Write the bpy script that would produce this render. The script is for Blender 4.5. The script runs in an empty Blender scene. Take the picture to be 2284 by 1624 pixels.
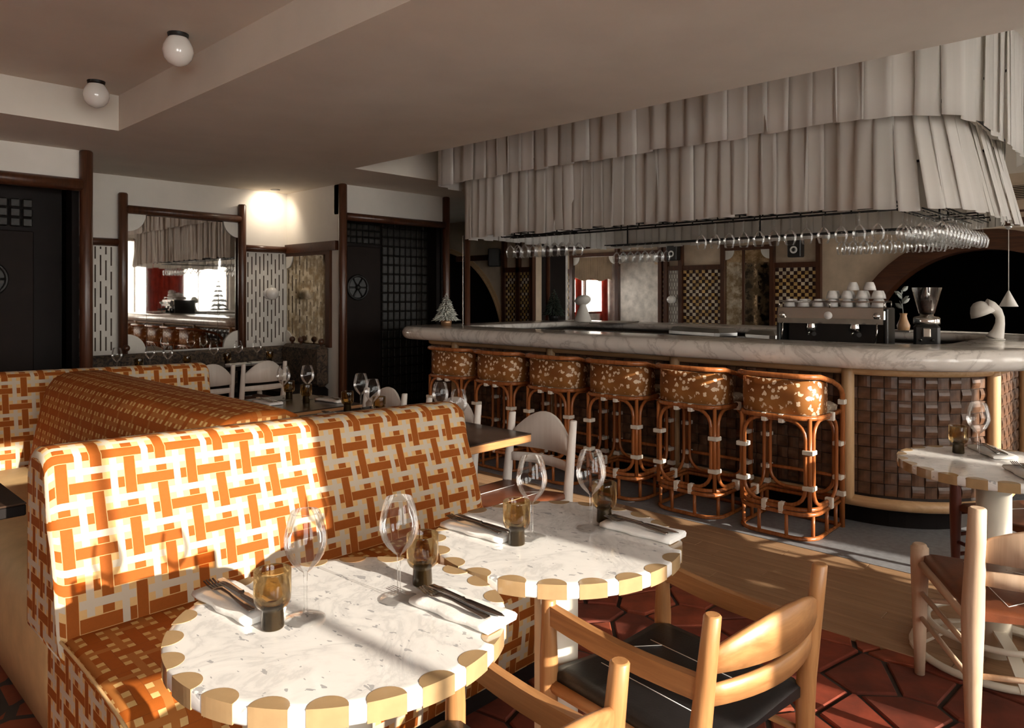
import bpy, bmesh, math, random
from mathutils import Vector, Matrix
random.seed(7)
PI = math.pi
SC = bpy.context.scene
COL = SC.collection

# ------------------------------------------------------------------ camera, sky, sun, exposure
# room frame: x runs along the bar's short side, y along the bar, camera stands at the origin
cam_d = bpy.data.cameras.new('camera'); cam = bpy.data.objects.new('camera', cam_d); COL.objects.link(cam)
cam.location = (0, 0, 1.38); cam.rotation_euler = (PI/2, 0, -math.radians(46.5))
cam_d.sensor_width = 36; cam_d.lens = 36*1610/2284; cam_d.shift_y = -154/2284; cam_d.clip_start = .05
SC.camera = cam

world = bpy.data.worlds.new('world'); SC.world = world; world.use_nodes = True
bg = world.node_tree.nodes['Background']
bg.inputs[0].default_value = (1, .965, .91, 1); bg.inputs[1].default_value = 8.8

sun_d = bpy.data.lights.new('sun', 'SUN'); sun = bpy.data.objects.new('sun', sun_d); COL.objects.link(sun)
sun_d.energy = 9.5; sun_d.angle = math.radians(.6); sun_d.color = (1, .90, .77)
SUN_EL = math.radians(15.3)
sd = Vector((-.07*math.cos(SUN_EL), .9975*math.cos(SUN_EL), -math.sin(SUN_EL)))
sun.rotation_euler = sd.to_track_quat('-Z', 'Y').to_euler(); sun.location = (0, -6, 5)

vs = SC.view_settings
vs.view_transform = 'Standard'; vs.look = 'None'; vs.gamma = 1; vs.use_curve_mapping = False
vs.exposure = 0.40
cy = SC.cycles
cy.max_bounces = 9; cy.diffuse_bounces = 5; cy.glossy_bounces = 5; cy.transmission_bounces = 6
cy.transparent_max_bounces = 24; cy.sample_clamp_indirect = 6; cy.caustics_reflective = False; cy.caustics_refractive = False
cy.use_denoising = True

# ------------------------------------------------------------------ helpers
class MB:
    """collects shapes and links them as one mesh object"""
    def __init__(s): s.v = []; s.f = []; s.m = []; s.sm = []; s.uv = {}
    def add(s, vs_, fs, mi=0, smooth=False, uvs=None):
        o = len(s.v); s.v += [tuple(p) for p in vs_]
        for k, f in enumerate(fs):
            if uvs: s.uv[len(s.f)] = uvs[k]
            s.f.append([i+o for i in f]); s.m.append(mi); s.sm.append(smooth)
        return s
    def box(s, x0, x1, y0, y1, z0, z1, mi=0):
        v = [(x, y, z) for z in (z0, z1) for y in (y0, y1) for x in (x0, x1)]
        return s.add(v, [(0,2,3,1),(4,5,7,6),(0,1,5,4),(2,6,7,3),(0,4,6,2),(1,3,7,5)], mi)
    def bbox(s, x0, x1, y0, y1, z0, z1, b=.004, mi=0):
        """box with chamfered edges"""
        xs = (x0, x0+b, x1-b, x1); ys = (y0, y0+b, y1-b, y1)
        r = lambda x, y, i: (x, y, (z0, z0+b, z1-b, z1)[i])
        rings = []
        for zi in range(4):
            o = b if zi in (0, 3) else 0
            X0, X1, Y0, Y1 = x0+o, x1-o, y0+o, y1-o; c = b*.9 if o == 0 else b*.4
            rings.append([r(X0+c,Y0,zi), r(X1-c,Y0,zi), r(X1,Y0+c,zi), r(X1,Y1-c,zi), r(X1-c,Y1,zi), r(X0+c,Y1,zi), r(X0,Y1-c,zi), r(X0,Y0+c,zi)])
        return s.loft(rings, True, True, mi, False)
    def loft(s, rings, closed=True, caps=True, mi=0, smooth=True, flip=False, uv=None):
        n = len(rings[0]); vs_ = [p for r in rings for p in r]; fs = []; us = []
        for a in range(len(rings)-1):
            for b in range(n if closed else n-1):
                c = (b+1) % n
                q = (a*n+b, a*n+c, (a+1)*n+c, (a+1)*n+b)
                w = None
                if uv: w = (uv(a, b), uv(a, b+1), uv(a+1, b+1), uv(a+1, b))
                if flip: q = q[::-1]; w = w[::-1] if w else None
                fs.append(q); us.append(w)
        s.add(vs_, fs, mi, smooth, us if uv else None)
        if caps and closed:
            o = len(s.v)-len(vs_); e = o+(len(rings)-1)*n
            f0 = list(range(o, o+n)); f1 = list(range(e, e+n))
            for f in ((f0[::-1], f1) if not flip else (f0, f1[::-1])):
                s.f.append(f); s.m.append(mi); s.sm.append(False)
        return s
    def tube(s, pts, r, n=8, mi=0, closed=False, caps=True):
        pts = [Vector(p) for p in pts]; N = len(pts); R = r if isinstance(r, (list, tuple)) else [r]*N
        rings = []; ref = None
        for i, p in enumerate(pts):
            if closed: t = pts[(i+1) % N]-pts[i-1]
            else: t = pts[min(i+1, N-1)]-pts[max(i-1, 0)]
            t.normalize()
            if ref is None:
                ref = Vector((0, 0, 1)) if abs(t.z) < .9 else Vector((1, 0, 0))
                ref = (ref-t*ref.dot(t)).normalized()
            else:
                ref = (ref-t*ref.dot(t)).normalized()
            b = t.cross(ref)
            rings.append([p+(ref*math.cos(2*PI*k/n)+b*math.sin(2*PI*k/n))*R[i] for k in range(n)])
        if closed: rings.append(rings[0])
        return s.loft(rings, True, caps and not closed, mi, True)
    def cyl(s, x, y, z0, z1, r, n=16, mi=0, r1=None):
        return s.lathe([(r, z0), (r if r1 is None else r1, z1)], n, (x, y, 0), mi, True, False)
    def lathe(s, prof, n=20, at=(0, 0, 0), mi=0, caps=True, smooth=True):
        rings = [[(at[0]+max(r, 1e-4)*math.cos(2*PI*k/n), at[1]+max(r, 1e-4)*math.sin(2*PI*k/n), at[2]+z) for k in range(n)] for r, z in prof]
        o = len(s.f); s.loft(rings, True, caps, mi, smooth)
        if not smooth:
            for k in range(o, len(s.f)): s.sm[k] = len(s.f[k]) == 4
        return s
    def prism(s, poly, z0, z1, mi=0):
        n = len(poly)
        v = [(p[0], p[1], z0) for p in poly]+[(p[0], p[1], z1) for p in poly]
        return s.add(v, [tuple(range(n))[::-1], tuple(range(n, 2*n))]+[(i, (i+1) % n, n+(i+1) % n, n+i) for i in range(n)], mi)
    def ball(s, c, r, n=12, m=8, mi=0, sc=(1, 1, 1)):
        pr = [(math.sin(PI*k/m), -math.cos(PI*k/m)) for k in range(m+1)]
        rings = [[(c[0]+r*sc[0]*max(a, .002)*math.cos(2*PI*j/n), c[1]+r*sc[1]*max(a, .002)*math.sin(2*PI*j/n), c[2]+r*sc[2]*b) for j in range(n)] for a, b in pr]
        return s.loft(rings, True, True, mi, True)
    def map(s, fn):
        s.v = [tuple(fn(*p)) for p in s.v]; return s
    def mesh(s, name, mats):
        me = bpy.data.meshes.new(name); me.from_pydata(s.v, [], s.f)
        for m in (mats if isinstance(mats, (list, tuple)) else [mats]): me.materials.append(m)
        me.polygons.foreach_set('material_index', s.m); me.polygons.foreach_set('use_smooth', s.sm)
        if s.uv:
            L = me.uv_layers.new(name='UVMap').data
            for pi, w in s.uv.items():
                if w:
                    p = me.polygons[pi]
                    for k, li in enumerate(p.loop_indices): L[li].uv = w[k]
        bm = bmesh.new(); bm.from_mesh(me); bmesh.ops.recalc_face_normals(bm, faces=bm.faces); bm.to_mesh(me); bm.free()
        me.update(); return me
    def build(s, name, mats, parent=None, loc=(0, 0, 0), rz=0):
        return link(name, s.mesh(name, mats), parent, loc, rz)

def link(name, me, parent=None, loc=(0, 0, 0), rz=0):
    o = bpy.data.objects.new(name, me); COL.objects.link(o)
    o.location = loc; o.rotation_euler = (0, 0, rz); o.parent = parent
    return o
def tag(o, label, cat, group=None):
    o['label'] = label; o['category'] = cat
    if group: o['group'] = group
    return o
def thing(name, label, cat, loc=(0, 0, 0), rz=0, group=None):
    o = link(name, None, None, loc, rz); o.empty_display_size = .1
    return tag(o, label, cat, group)
def struct(o): o['kind'] = 'structure'; return o
def copy_tree(root, loc=None, rz=None, label=None, group=None):
    kids = {}
    for o in list(COL.objects):
        if o.parent: kids.setdefault(o.parent.name, []).append(o)
    def rec(o, par):
        c = o.copy(); COL.objects.link(c); c.parent = par
        for k in kids.get(o.name, []): rec(k, c)
        return c
    r = rec(root, None)
    if loc is not None: r.location = loc
    if rz is not None: r.rotation_euler = (0, 0, rz)
    if label: r['label'] = label
    if group: r['group'] = group
    return r
def arc(cx, cy, r, a0, a1, n):
    return [(cx+r*math.cos(math.radians(a0+(a1-a0)*k/n)), cy+r*math.sin(math.radians(a0+(a1-a0)*k/n))) for k in range(n+1)]
def rrect(x0, x1, y0, y1, rad, n=8):
    """rounded rectangle, counter-clockwise from the corner (x0,y0); rad = radii at (x0y0, x1y0, x1y1, x0y1)"""
    if not isinstance(rad, (list, tuple)): rad = [rad]*4
    a, b, c, d = rad
    return (arc(x0+a, y0+a, a, 180, 270, n)+arc(x1-b, y0+b, b, 270, 360, n)+arc(x1-c, y1-c, c, 0, 90, n)+arc(x0+d, y1-d, d, 90, 180, n))
def walk(poly, step, closed=True):
    """points along a polyline at equal steps with their unit outward normal (for a ccw loop)"""
    P_ = [Vector((p[0], p[1])) for p in poly]
    if closed: P_.append(P_[0])
    seg = [(P_[i+1]-P_[i]).length for i in range(len(P_)-1)]; tot = sum(seg); n = max(1, round(tot/step)); out = []
    for k in range(n):
        d = (k+.5)*tot/n; i = 0
        while i < len(seg)-1 and d > seg[i]: d -= seg[i]; i += 1
        t = (P_[i+1]-P_[i]); t.normalize(); p = P_[i]+t*d
        out.append((p, Vector((t.y, -t.x)), tot/n))
    return out

# ------------------------------------------------------------------ materials
MATS = {}
class NT:
    def __init__(s, name):
        s.mat = bpy.data.materials.new(name); s.mat.use_nodes = True; s.t = s.mat.node_tree
        s.b = s.t.nodes['Principled BSDF']; s.out = s.t.nodes['Material Output']
    def n(s, typ, **kw):
        nd = s.t.nodes.new(typ)
        for k, v in kw.items(): setattr(nd, k, v)
        return nd
    def put(s, sock, val):
        if isinstance(val, bpy.types.NodeSocket): s.t.links.new(val, sock)
        elif isinstance(val, (list, tuple)) and len(val) == 3 and sock.type == 'RGBA': sock.default_value = (*val, 1)
        else: sock.default_value = val
    def m(s, op, a, b=0, c=None):
        nd = s.n('ShaderNodeMath', operation=op); s.put(nd.inputs[0], a); s.put(nd.inputs[1], b)
        if c is not None: s.put(nd.inputs[2], c)
        return nd.outputs[0]
    def band(s, x, a, b): return s.m('MULTIPLY', s.m('GREATER_THAN', x, a), s.m('LESS_THAN', x, b))
    def mix(s, f, a, b):
        nd = s.n('ShaderNodeMix', data_type='RGBA'); s.put(nd.inputs[0], f); s.put(nd.inputs[6], a); s.put(nd.inputs[7], b)
        return nd.outputs[2]
    def co(s, kind='Object', scale=(1, 1, 1), rot=(0, 0, 0)):
        tc = s.n('ShaderNodeTexCoord'); mp = s.n('ShaderNodeMapping'); s.t.links.new(tc.outputs[kind], mp.inputs[0])
        mp.inputs['Scale'].default_value = scale; mp.inputs['Rotation'].default_value = rot
        return mp.outputs[0]
    def noise(s, co, scale=5, det=4, rough=.55, dist=0):
        nd = s.n('ShaderNodeTexNoise'); s.put(nd.inputs['Vector'], co)
        for k, v in (('Scale', scale), ('Detail', det), ('Roughness', rough), ('Distortion', dist)): nd.inputs[k].default_value = v
        return nd.outputs[0]
    def ramp(s, f, stops, interp='LINEAR'):
        nd = s.n('ShaderNodeValToRGB'); s.put(nd.inputs[0], f); cr = nd.color_ramp; cr.interpolation = interp
        while len(cr.elements) < len(stops): cr.elements.new(1)
        for e, (p, c) in zip(cr.elements, stops): e.position = p; e.color = (*c, 1) if len(c) == 3 else c
        return nd.outputs[0]
    def bump(s, h, strength=.3, dist=.01):
        nd = s.n('ShaderNodeBump'); s.put(nd.inputs['Height'], h); nd.inputs['Strength'].default_value = strength; nd.inputs['Distance'].default_value = dist
        s.t.links.new(nd.outputs[0], s.b.inputs['Normal'])
    def set(s, color=None, rough=None, metal=None, **kw):
        if color is not None: s.put(s.b.inputs['Base Color'], color)
        if rough is not None: s.put(s.b.inputs['Roughness'], rough)
        if metal is not None: s.put(s.b.inputs['Metallic'], metal)
        for k, v in kw.items(): s.put(s.b.inputs[k.replace('_', ' ')], v)
        MATS[s.mat.name] = s.mat
        return s.mat

def plain(name, col, rough=.6, metal=0, var=.12, scale=8, bump=0, **kw):
    t = NT(name); f = t.noise(t.co(), scale, 4)
    c2 = tuple(max(0, c*(1-var*1.6)) for c in col); c3 = tuple(min(1, c*(1+var)) for c in col)
    if bump: t.bump(t.noise(t.co(), scale*6, 3), bump, .004)
    return t.set(t.ramp(f, [(.3, c2), (.7, c3)]), rough, metal, **kw)
def wood(name, a, b, rough=.4, axis=2, scale=1.0, grain=1.0):
    t = NT(name); sc = [26*scale, 26*scale, 26*scale]; sc[axis] = 1.6*scale
    co = t.co('Object', tuple(sc)); f = t.noise(co, 1.0, 6, .62, 1.2)
    g = t.noise(t.co('Object', tuple(x*3.2 for x in sc)), 1.5, 3)
    f2 = t.m('ADD', t.m('MULTIPLY', f, .8), t.m('MULTIPLY', g, .25*grain))
    t.bump(f2, .12, .003)
    return t.set(t.ramp(f2, [(.32, a), (.68, b)]), rough)
def glass_thin(name, tint, refl=1.0, edge=None):
    """a thin shell of glass: clear through, mirror-like towards the rim"""
    t = NT(name); t.t.nodes.remove(t.b)
    tr = t.n('ShaderNodeBsdfTransparent'); gl = t.n('ShaderNodeBsdfGlossy'); lw = t.n('ShaderNodeLayerWeight'); mx = t.n('ShaderNodeMixShader')
    lw.inputs[0].default_value = .32
    tr.inputs[0].default_value = (*tint, 1); gl.inputs[0].default_value = (1, 1, 1, 1); gl.inputs[1].default_value = .01
    f = t.m('MULTIPLY', lw.outputs['Fresnel'], refl)
    t.put(mx.inputs[0], t.m('MINIMUM', f, .95))
    t.t.links.new(tr.outputs[0], mx.inputs[1]); t.t.links.new(gl.outputs[0], mx.inputs[2]); t.t.links.new(mx.outputs[0], t.out.inputs[0])
    MATS[name] = t.mat; return t.mat

def weave_fabric(name, rust, tan, white, seam, rough=.75, sheen=0):
    """large basket-weave print of rust bars, tan checks and white bars; one repeat is one UV unit"""
    t = NT(name); uv = t.n('ShaderNodeUVMap'); sp = t.n('ShaderNodeSeparateXYZ'); t.t.links.new(uv.outputs[0], sp.inputs[0])
    X = t.m('FRACT', sp.outputs[0]); Y = t.m('FRACT', sp.outputs[1])
    def bands(c):
        d = dict(RA=t.band(c, 0, .19), WA=t.band(c, .29, .40), RB=t.band(c, .5, .69), WB=t.band(c, .79, .90))
        ia = t.band(c, .011, .179); ib = t.band(c, .511, .679)
        d['eA'] = t.m('SUBTRACT', d['RA'], ia); d['eB'] = t.m('SUBTRACT', d['RB'], ib); return d
    c = bands(X); r = bands(Y); mul = lambda a, b: t.m('MULTIPLY', a, b); mx = lambda a, b: t.m('MAXIMUM', a, b); inv = lambda a: t.m('SUBTRACT', 1, a)
    trow = inv(mx(mx(r['RA'], r['RB']), mx(r['WA'], r['WB']))); tcol = inv(mx(mx(c['RA'], c['RB']), mx(c['WA'], c['WB'])))
    wcol = mx(c['WA'], c['WB'])
    white_m = mx(mx(mx(mul(r['RA'], c['WB']), mul(r['RB'], c['WA'])), mul(trow, wcol)), mx(mul(r['WA'], inv(c['RA'])), mul(r['WB'], inv(c['RB']))))
    tan_m = mul(trow, tcol)
    seam_m = mx(mx(mul(c['eA'], inv(mx(r['RB'], r['WB']))), mul(c['eB'], inv(mx(r['RA'], r['WA'])))), mx(mul(r['eA'], inv(mx(c['RA'], c['WB']))), mul(r['eB'], inv(mx(c['RB'], c['WA'])))))
    nz = t.noise(t.co('UV'), 14, 5, .7); nf = t.noise(t.co('UV'), 90, 3)
    tw = t.m('SINE', t.m('MULTIPLY', t.m('ADD', sp.outputs[0], sp.outputs[1]), 420))
    rc = t.mix(t.m('MULTIPLY', t.m('ADD', nz, nf), .5), tuple(x*.72 for x in rust), tuple(min(1, x*1.28) for x in rust))
    wc = t.mix(t.m('MULTIPLY_ADD', tw, .5, .5), tuple(x*.86 for x in white), white)
    col = t.mix(tan_m, rc, t.mix(nz, tuple(x*.85 for x in tan), tan)); col = t.mix(white_m, col, wc); col = t.mix(t.m('MULTIPLY', seam_m, .7), col, seam)
    h = t.m('ADD', t.m('MULTIPLY', white_m, .5), t.m('ADD', t.m('MULTIPLY', seam_m, -.6), t.m('MULTIPLY', nf, .4)))
    t.bump(h, .25, .002)
    return t.set(col, rough, 0, Specular_IOR_Level=.15)

def marble(name, base, vein, speck=.0, rough=.12, scale=1.0, big=.5, cloud=.5):
    t = NT(name); co = t.co('Object')
    v = t.noise(co, 3.2*scale, 8, .62, 1.6); vv = t.m('ABSOLUTE', t.m('SUBTRACT', v, .5))
    f = t.ramp(vv, [(0, (big,)*3), (.035, (.12,)*3), (.11, (0, 0, 0))])
    cl = t.noise(co, 2.1*scale, 5); f2 = t.m('MULTIPLY', t.m('SUBTRACT', cl, .46), cloud)
    fac = t.m('MAXIMUM', f, f2)
    if speck:
        s1 = t.noise(t.co('Object', (1, .45, 1), (0, 0, .5)), 46*scale, 2, .5, .3); s2 = t.noise(co, 6*scale, 2)
        m_ = t.m('GREATER_THAN', t.m('ADD', s1, t.m('MULTIPLY', s2, .25)), speck)
        fac = t.m('MAXIMUM', fac, t.m('MULTIPLY', m_, .75))
    return t.set(t.mix(fac, base, vein), rough, 0, Coat_Weight=.15)

def hide(name, dark, light, spot, thr=.6, scale=34):
    t = NT(name); co = t.co('Object')
    g = t.noise(co, 3.0, 2); base = t.ramp(g, [(.35, dark), (.65, light)])
    vo = t.n('ShaderNodeTexVoronoi'); wv = t.n('ShaderNodeVectorMath', operation='ADD'); nv = t.n('ShaderNodeTexNoise'); nv.inputs['Scale'].default_value = 38; nv.inputs['Detail'].default_value = 2; sv_ = t.n('ShaderNodeVectorMath', operation='SCALE'); sv_.inputs['Scale'].default_value = .035
    t.t.links.new(co, nv.inputs['Vector']); t.t.links.new(nv.outputs['Color'], sv_.inputs[0]); t.t.links.new(co, wv.inputs[0]); t.t.links.new(sv_.outputs[0], wv.inputs[1]); t.put(vo.inputs['Vector'], wv.outputs[0]); vo.inputs['Scale'].default_value = scale
    ds = t.m('ADD', vo.outputs['Distance'], t.m('MULTIPLY', t.noise(co, 60, 2), .35)); sp = t.m('LESS_THAN', ds, thr)
    hr = t.noise(t.co('Object', (30, 30, 260)), 1, 2); t.bump(hr, .2, .002)
    return t.set(t.mix(sp, base, spot), .5, 0, Specular_IOR_Level=.3)

M = MATS
plain('plaster_ceiling', (.69, .625, .54), .9, var=.04, scale=2)
plain('plaster_white', (.74, .69, .62), .85, var=.04, scale=3)
plain('plaster_beige', (.60, .47, .34), .8, var=.12, scale=4)
wood('dark_wood', (.035, .012, .006), (.10, .036, .016), .3)
wood('dark_wood_h', (.035, .012, .006), (.10, .036, .016), .3, axis=1)
wood('dark_wood_x', (.035, .012, .006), (.10, .036, .016), .3, axis=0)
plain('black_brown', (.009, .006, .005), .6, Specular_IOR_Level=.15)
plain('door_dark', (.011, .006, .004), .6, Specular_IOR_Level=.15)
plain('block_dark', (.016, .014, .011), .35, var=.5, scale=30, Specular_IOR_Level=.25)
t_ = NT('mirror_clear'); t_.set((.90, .86, .80), .02, 1)
t_ = NT('mirror_bronze'); f_ = t_.noise(t_.co(), 9, 6, .7); t_.set(t_.ramp(f_, [(.40, (.46, .34, .20)), (.62, (.86, .76, .60))]), t_.ramp(f_, [(.35, (.22,)*3), (.6, (.03,)*3)]), 1)
wood('oak', (.30, .130, .045), (.51, .255, .10), .38)
wood('oak_x', (.30, .130, .045), (.51, .255, .10), .38, axis=0)
wood('oak_y', (.30, .130, .045), (.51, .255, .10), .38, axis=1)
wood('ash', (.52, .36, .24), (.70, .53, .39), .5, grain=.5)
wood('ash_y', (.52, .36, .24), (.70, .53, .39), .5, axis=1, grain=.5)
wood('white_wood', (.66, .60, .54), (.76, .71, .65), .5, grain=.3)
wood('mahogany', (.06, .012, .008), (.13, .03, .018), .35)
plain('leather_black', (.012, .011, .011), .42, bump=.15, scale=30)
plain('leather_brown', (.15, .045, .018), .38, bump=.12, scale=24)
plain('leather_tan', (.62, .42, .20), .5, var=.08, bump=.1, scale=12)
wood('rattan', (.20, .055, .014), (.46, .155, .045), .26, axis=2, scale=.8)
plain('binding_white', (.78, .72, .62), .6, var=.05, scale=40)
hide('hide_spotted', (.20, .06, .012), (.46, .20, .055), (.88, .68, .48), .52, 27)
hide('hide_seat', (.36, .27, .19), (.46, .36, .26), (.78, .68, .54), .46, 34)
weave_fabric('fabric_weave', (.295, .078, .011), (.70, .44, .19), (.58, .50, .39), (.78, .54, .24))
weave_fabric('fabric_weave_painted_sheen', (.30, .076, .009), (.62, .40, .16), (.38, .14, .032), (.22, .06, .012))  # same velvet recoloured, its sheen at grazing angles put into the colours
marble('marble_table', (.84, .82, .79), (.30, .30, .31), .80, .10, 1.6, .30, .12)
marble('marble_bar', (.86, .81, .75), (.34, .29, .25), 0, .16, .8, .5, .55)
plain('inlay_tan', (.40, .265, .135), .12, var=.12, scale=14, Coat_Weight=.2)
plain('cream_metal', (.78, .72, .60), .35, var=.03)
glass_thin('glass_clear', (.98, .98, .975), .72)
glass_thin('glass_smoke', (.80, .67, .46), .8)
plain('glass_smoke_solid', (.03, .025, .02), .05, var=.2)
plain('linen_white', (.86, .84, .80), .8, var=.04, scale=30, bump=.15)
plain('steel', (.62, .60, .57), .16, 1, var=.05)
plain('steel_brushed', (.66, .65, .63), .3, 1, var=.05)
plain('cutlery_steel', (.34, .31, .28), .18, 1, var=.1)
plain('black_metal', (.012, .011, .010), .45, .3)
plain('black_plastic', (.015, .014, .013), .4)
plain('terracotta', (.30, .058, .022), .55, var=.35, scale=5, bump=.3)
plain('grout', (.05, .042, .034), .9, var=.3)
wood('oak_floor', (.27, .15, .075), (.48, .30, .17), .42, axis=1, scale=.6)
plain('grey_floor', (.24, .243, .255), .6, var=.12, scale=30)
plain('strap_leather', (.12, .060, .033), .36, var=.45, scale=14, bump=.12)
wood('pale_wood', (.50, .30, .14), (.66, .44, .24), .4, axis=1)
wood('pale_wood_v', (.50, .30, .14), (.66, .44, .24), .4, axis=2)
plain('bar_dark', (.03, .02, .016), .5)
t_ = NT('fringe_cloth'); f_ = t_.noise(t_.co('Object', (14, 14, .6)), 1, 3); c_ = t_.ramp(t_.m('ADD', t_.m('MULTIPLY', f_, .5), t_.m('MULTIPLY', t_.n('ShaderNodeObjectInfo').outputs['Random'], .5)), [(.2, (.70, .665, .615)), (.8, (.88, .84, .79))]); t_.set(c_, .9)
tl_ = t_.n('ShaderNodeBsdfTranslucent'); t_.put(tl_.inputs[0], c_); mx_ = t_.n('ShaderNodeMixShader'); mx_.inputs[0].default_value = .42
t_.t.links.new(t_.b.outputs[0], mx_.inputs[1]); t_.t.links.new(tl_.outputs[0], mx_.inputs[2]); t_.t.links.new(mx_.outputs[0], t_.out.inputs[0])
plain('ceramic_white', (.82, .80, .77), .25, var=.03)
plain('lamp_white', (.76, .72, .66), .5, var=.03)
plain('snow_needles', (.62, .62, .55), .8, var=.45, scale=60)
plain('dark_needles', (.035, .05, .035), .8, var=.4, scale=50)
plain('pot_copper', (.42, .24, .13), .35, .6)
plain('tile_gold', (.56, .36, .13), .35, var=.35, scale=10)
plain('tile_cream', (.66, .55, .38), .35, var=.2, scale=10)
plain('tile_maroon', (.035, .010, .008), .4)
plain('panel_white', (.74, .70, .63), .7, var=.04)
plain('slot_dark', (.07, .045, .03), .8)
t_ = NT('floral_dark'); f_ = t_.noise(t_.co(), 16, 5, .6, 2.2); t_.set(t_.ramp(f_, [(.40, (.018, .013, .010)), (.50, (.06, .04, .025)), (.58, (.13, .085, .05)), (.66, (.02, .014, .010))]), .7)
plain('table_dark', (.045, .026, .017), .22, var=.3, scale=12)
plain('curtain_red', (.42, .03, .012), .8, var=.2)
plain('leaf_grey', (.44, .46, .42), .6)
plain('coffee_bean', (.05, .022, .012), .5, var=.4, scale=60)
plain('clay_cup', (.62, .36, .18), .4)
plain('stone_wall', (.66, .63, .60), .8, var=.2, scale=6)
plain('snow_ground', (.85, .87, .9), .9, var=.03)
t_ = NT('opal_glass'); t_.set((.82, .78, .72), .12, 0, Coat_Weight=.5, Subsurface_Weight=0.0)

# ------------------------------------------------------------------ the setting
def wallbox(name, boxes, mat):
    b = MB()
    for q in boxes: b.box(*q)
    return struct(b.build(name, mat))
# floor: grout bed with loose-laid terracotta flags, an oak strip and a grey floor around the bar
fl = MB()
fl.box(-3.1, 3.05, -2.4, 10.2, -.12, -.012, 0); fl.box(3.05, 11.3, -2.4, 10.2, -.12, -.02, 0)
floor = struct(fl.build('floor', M['grout']))
MB().box(3.955, 11.2, -2.2, 10.0, -.02, 0).build('grey_flooring', M['grey_floor'], floor)
fp = MB(); fp.box(-3, .30, -2.2, 7.3, -.012, 0); fp.box(.30, 3.05, 2.62, 7.3, -.012, 0); fp.box(.30, 3.05, -2.2, -.95, -.012, 0)
fp.box(3.05, 4.1, 6.3, 7.3, -.012, 0)
t_ = NT('terracotta_far'); vo = t_.n('ShaderNodeTexVoronoi', feature='DISTANCE_TO_EDGE'); t_.put(vo.inputs['Vector'], t_.co()); vo.inputs['Scale'].default_value = 4.4
t_.set(t_.mix(t_.m('LESS_THAN', vo.outputs[0], .05), t_.ramp(t_.noise(t_.co(), 5), [(.3, (.15, .03, .012)), (.7, (.36, .075, .028))]), (.035, .03, .026)), .55)
fp.build('far_paving', t_.mat, floor)
rs = random.Random(11)
X0, X1, Y0, Y1, ST = .30, 3.05, -.95, 2.62, .215
seeds = {}
nx = int((X1-X0)/ST)+1; ny = int((Y1-Y0)/ST)+1
for i in range(-1, nx+1):
    for j in range(-1, ny+1):
        seeds[i, j] = (X0+(i+.5+rs.uniform(-.46, .46)+(.25 if j % 2 else 0))*ST, Y0+(j+.5+rs.uniform(-.46, .46))*ST)
def clip(poly, px, py, nxx, nyy):
    out = []
    for k in range(len(poly)):
        a = poly[k]; b = poly[(k+1) % len(poly)]
        da = (a[0]-px)*nxx+(a[1]-py)*nyy; db = (b[0]-px)*nxx+(b[1]-py)*nyy
        if da <= 0: out.append(a)
        if (da < 0) != (db < 0) and abs(da-db) > 1e-9:
            q = da/(da-db); out.append((a[0]+(b[0]-a[0])*q, a[1]+(b[1]-a[1])*q))
    return out
tone = [plain('terracotta_%s' % n, c, .68, var=.3, scale=7, bump=.3) for n, c in (('red', (.21, .034, .013)), ('brown', (.15, .028, .012)), ('orange', (.27, .052, .019)))]
for (i, j), s in seeds.items():
    poly = [(X0, Y0), (X1, Y0), (X1, Y1), (X0, Y1)]
    for di in range(-2, 3):
        for dj in range(-2, 3):
            q = seeds.get((i+di, j+dj))
            if q and (di or dj):
                dx, dy = q[0]-s[0], q[1]-s[1]; L = math.hypot(dx, dy); h = L/2-.009
                poly = clip(poly, s[0]+dx/L*h, s[1]+dy/L*h, dx/L, dy/L)
                if len(poly) < 3: break
        if len(poly) < 3: break
    if len(poly) < 3: continue
    cx = sum(p[0] for p in poly)/len(poly); cy_ = sum(p[1] for p in poly)/len(poly)
    if max(math.hypot(p[0]-cx, p[1]-cy_) for p in poly) < .04: continue
    zt = rs.uniform(-.003, .002); n = len(poly); ins = [(cx+(p[0]-cx)*.955, cy_+(p[1]-cy_)*.955) for p in poly]
    b = MB(); b.loft([[(p[0]-cx, p[1]-cy_, -.012) for p in poly], [(p[0]-cx, p[1]-cy_, zt-.004) for p in poly], [(p[0]-cx, p[1]-cy_, zt) for p in ins]], True, True, 0, False)
    b.build('flagstone', rs.choice(tone), floor, (cx, cy_, 0))
# oak planks
rs = random.Random(3); pw = .09; lens = (1.05, 1.3, 1.5); pm = {}
for L in lens: pm[L] = MB().bbox(-pw/2+.0008, pw/2-.0008, -L/2+.0008, L/2-.0008, -.02, 0, .0015).mesh('plank', M['oak_floor'])
for k in range(10):
    y = -2.15-rs.random()*.8
    while y < 6.1:
        L = rs.choice(lens)
        link('plank', pm[L], floor, (3.05+pw*(k+.5), y+L/2, rs.uniform(-.0006, 0)))
        y += L
# ceiling with its two raised trays
ce = MB()
zl = 2.5
for q in ((-3.1, -1.5, -2.4, 10.2), (1.725, 3.67, -2.4, 10.2), (8.0, 11.3, -2.4, 10.2), (-1.5, 1.725, -2.4, -1.2), (-1.5, 1.725, 5.336, 10.2), (3.67, 8.0, 5.41, 10.2)):
    ce.box(*q, zl, zl+.06)
for (a, b_, c, d, z1) in ((-1.5, 1.725, -1.2, 5.336, 2.74), (3.67, 8.0, -2.4, 5.41, 3.2)):
    ce.box(a-.06, b_+.06, c-.06, d+.06, z1, z1+.06)
    ce.box(a-.06, a, c-.06, d+.06, zl+.06, z1); ce.box(b_, b_+.06, c-.06, d+.06, zl+.06, z1)
    ce.box(a, b_, c-.06, c, zl+.06, z1); ce.box(a, b_, d, d+.06, zl+.06, z1)
struct(ce.build('ceiling', M['plaster_ceiling']))

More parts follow.
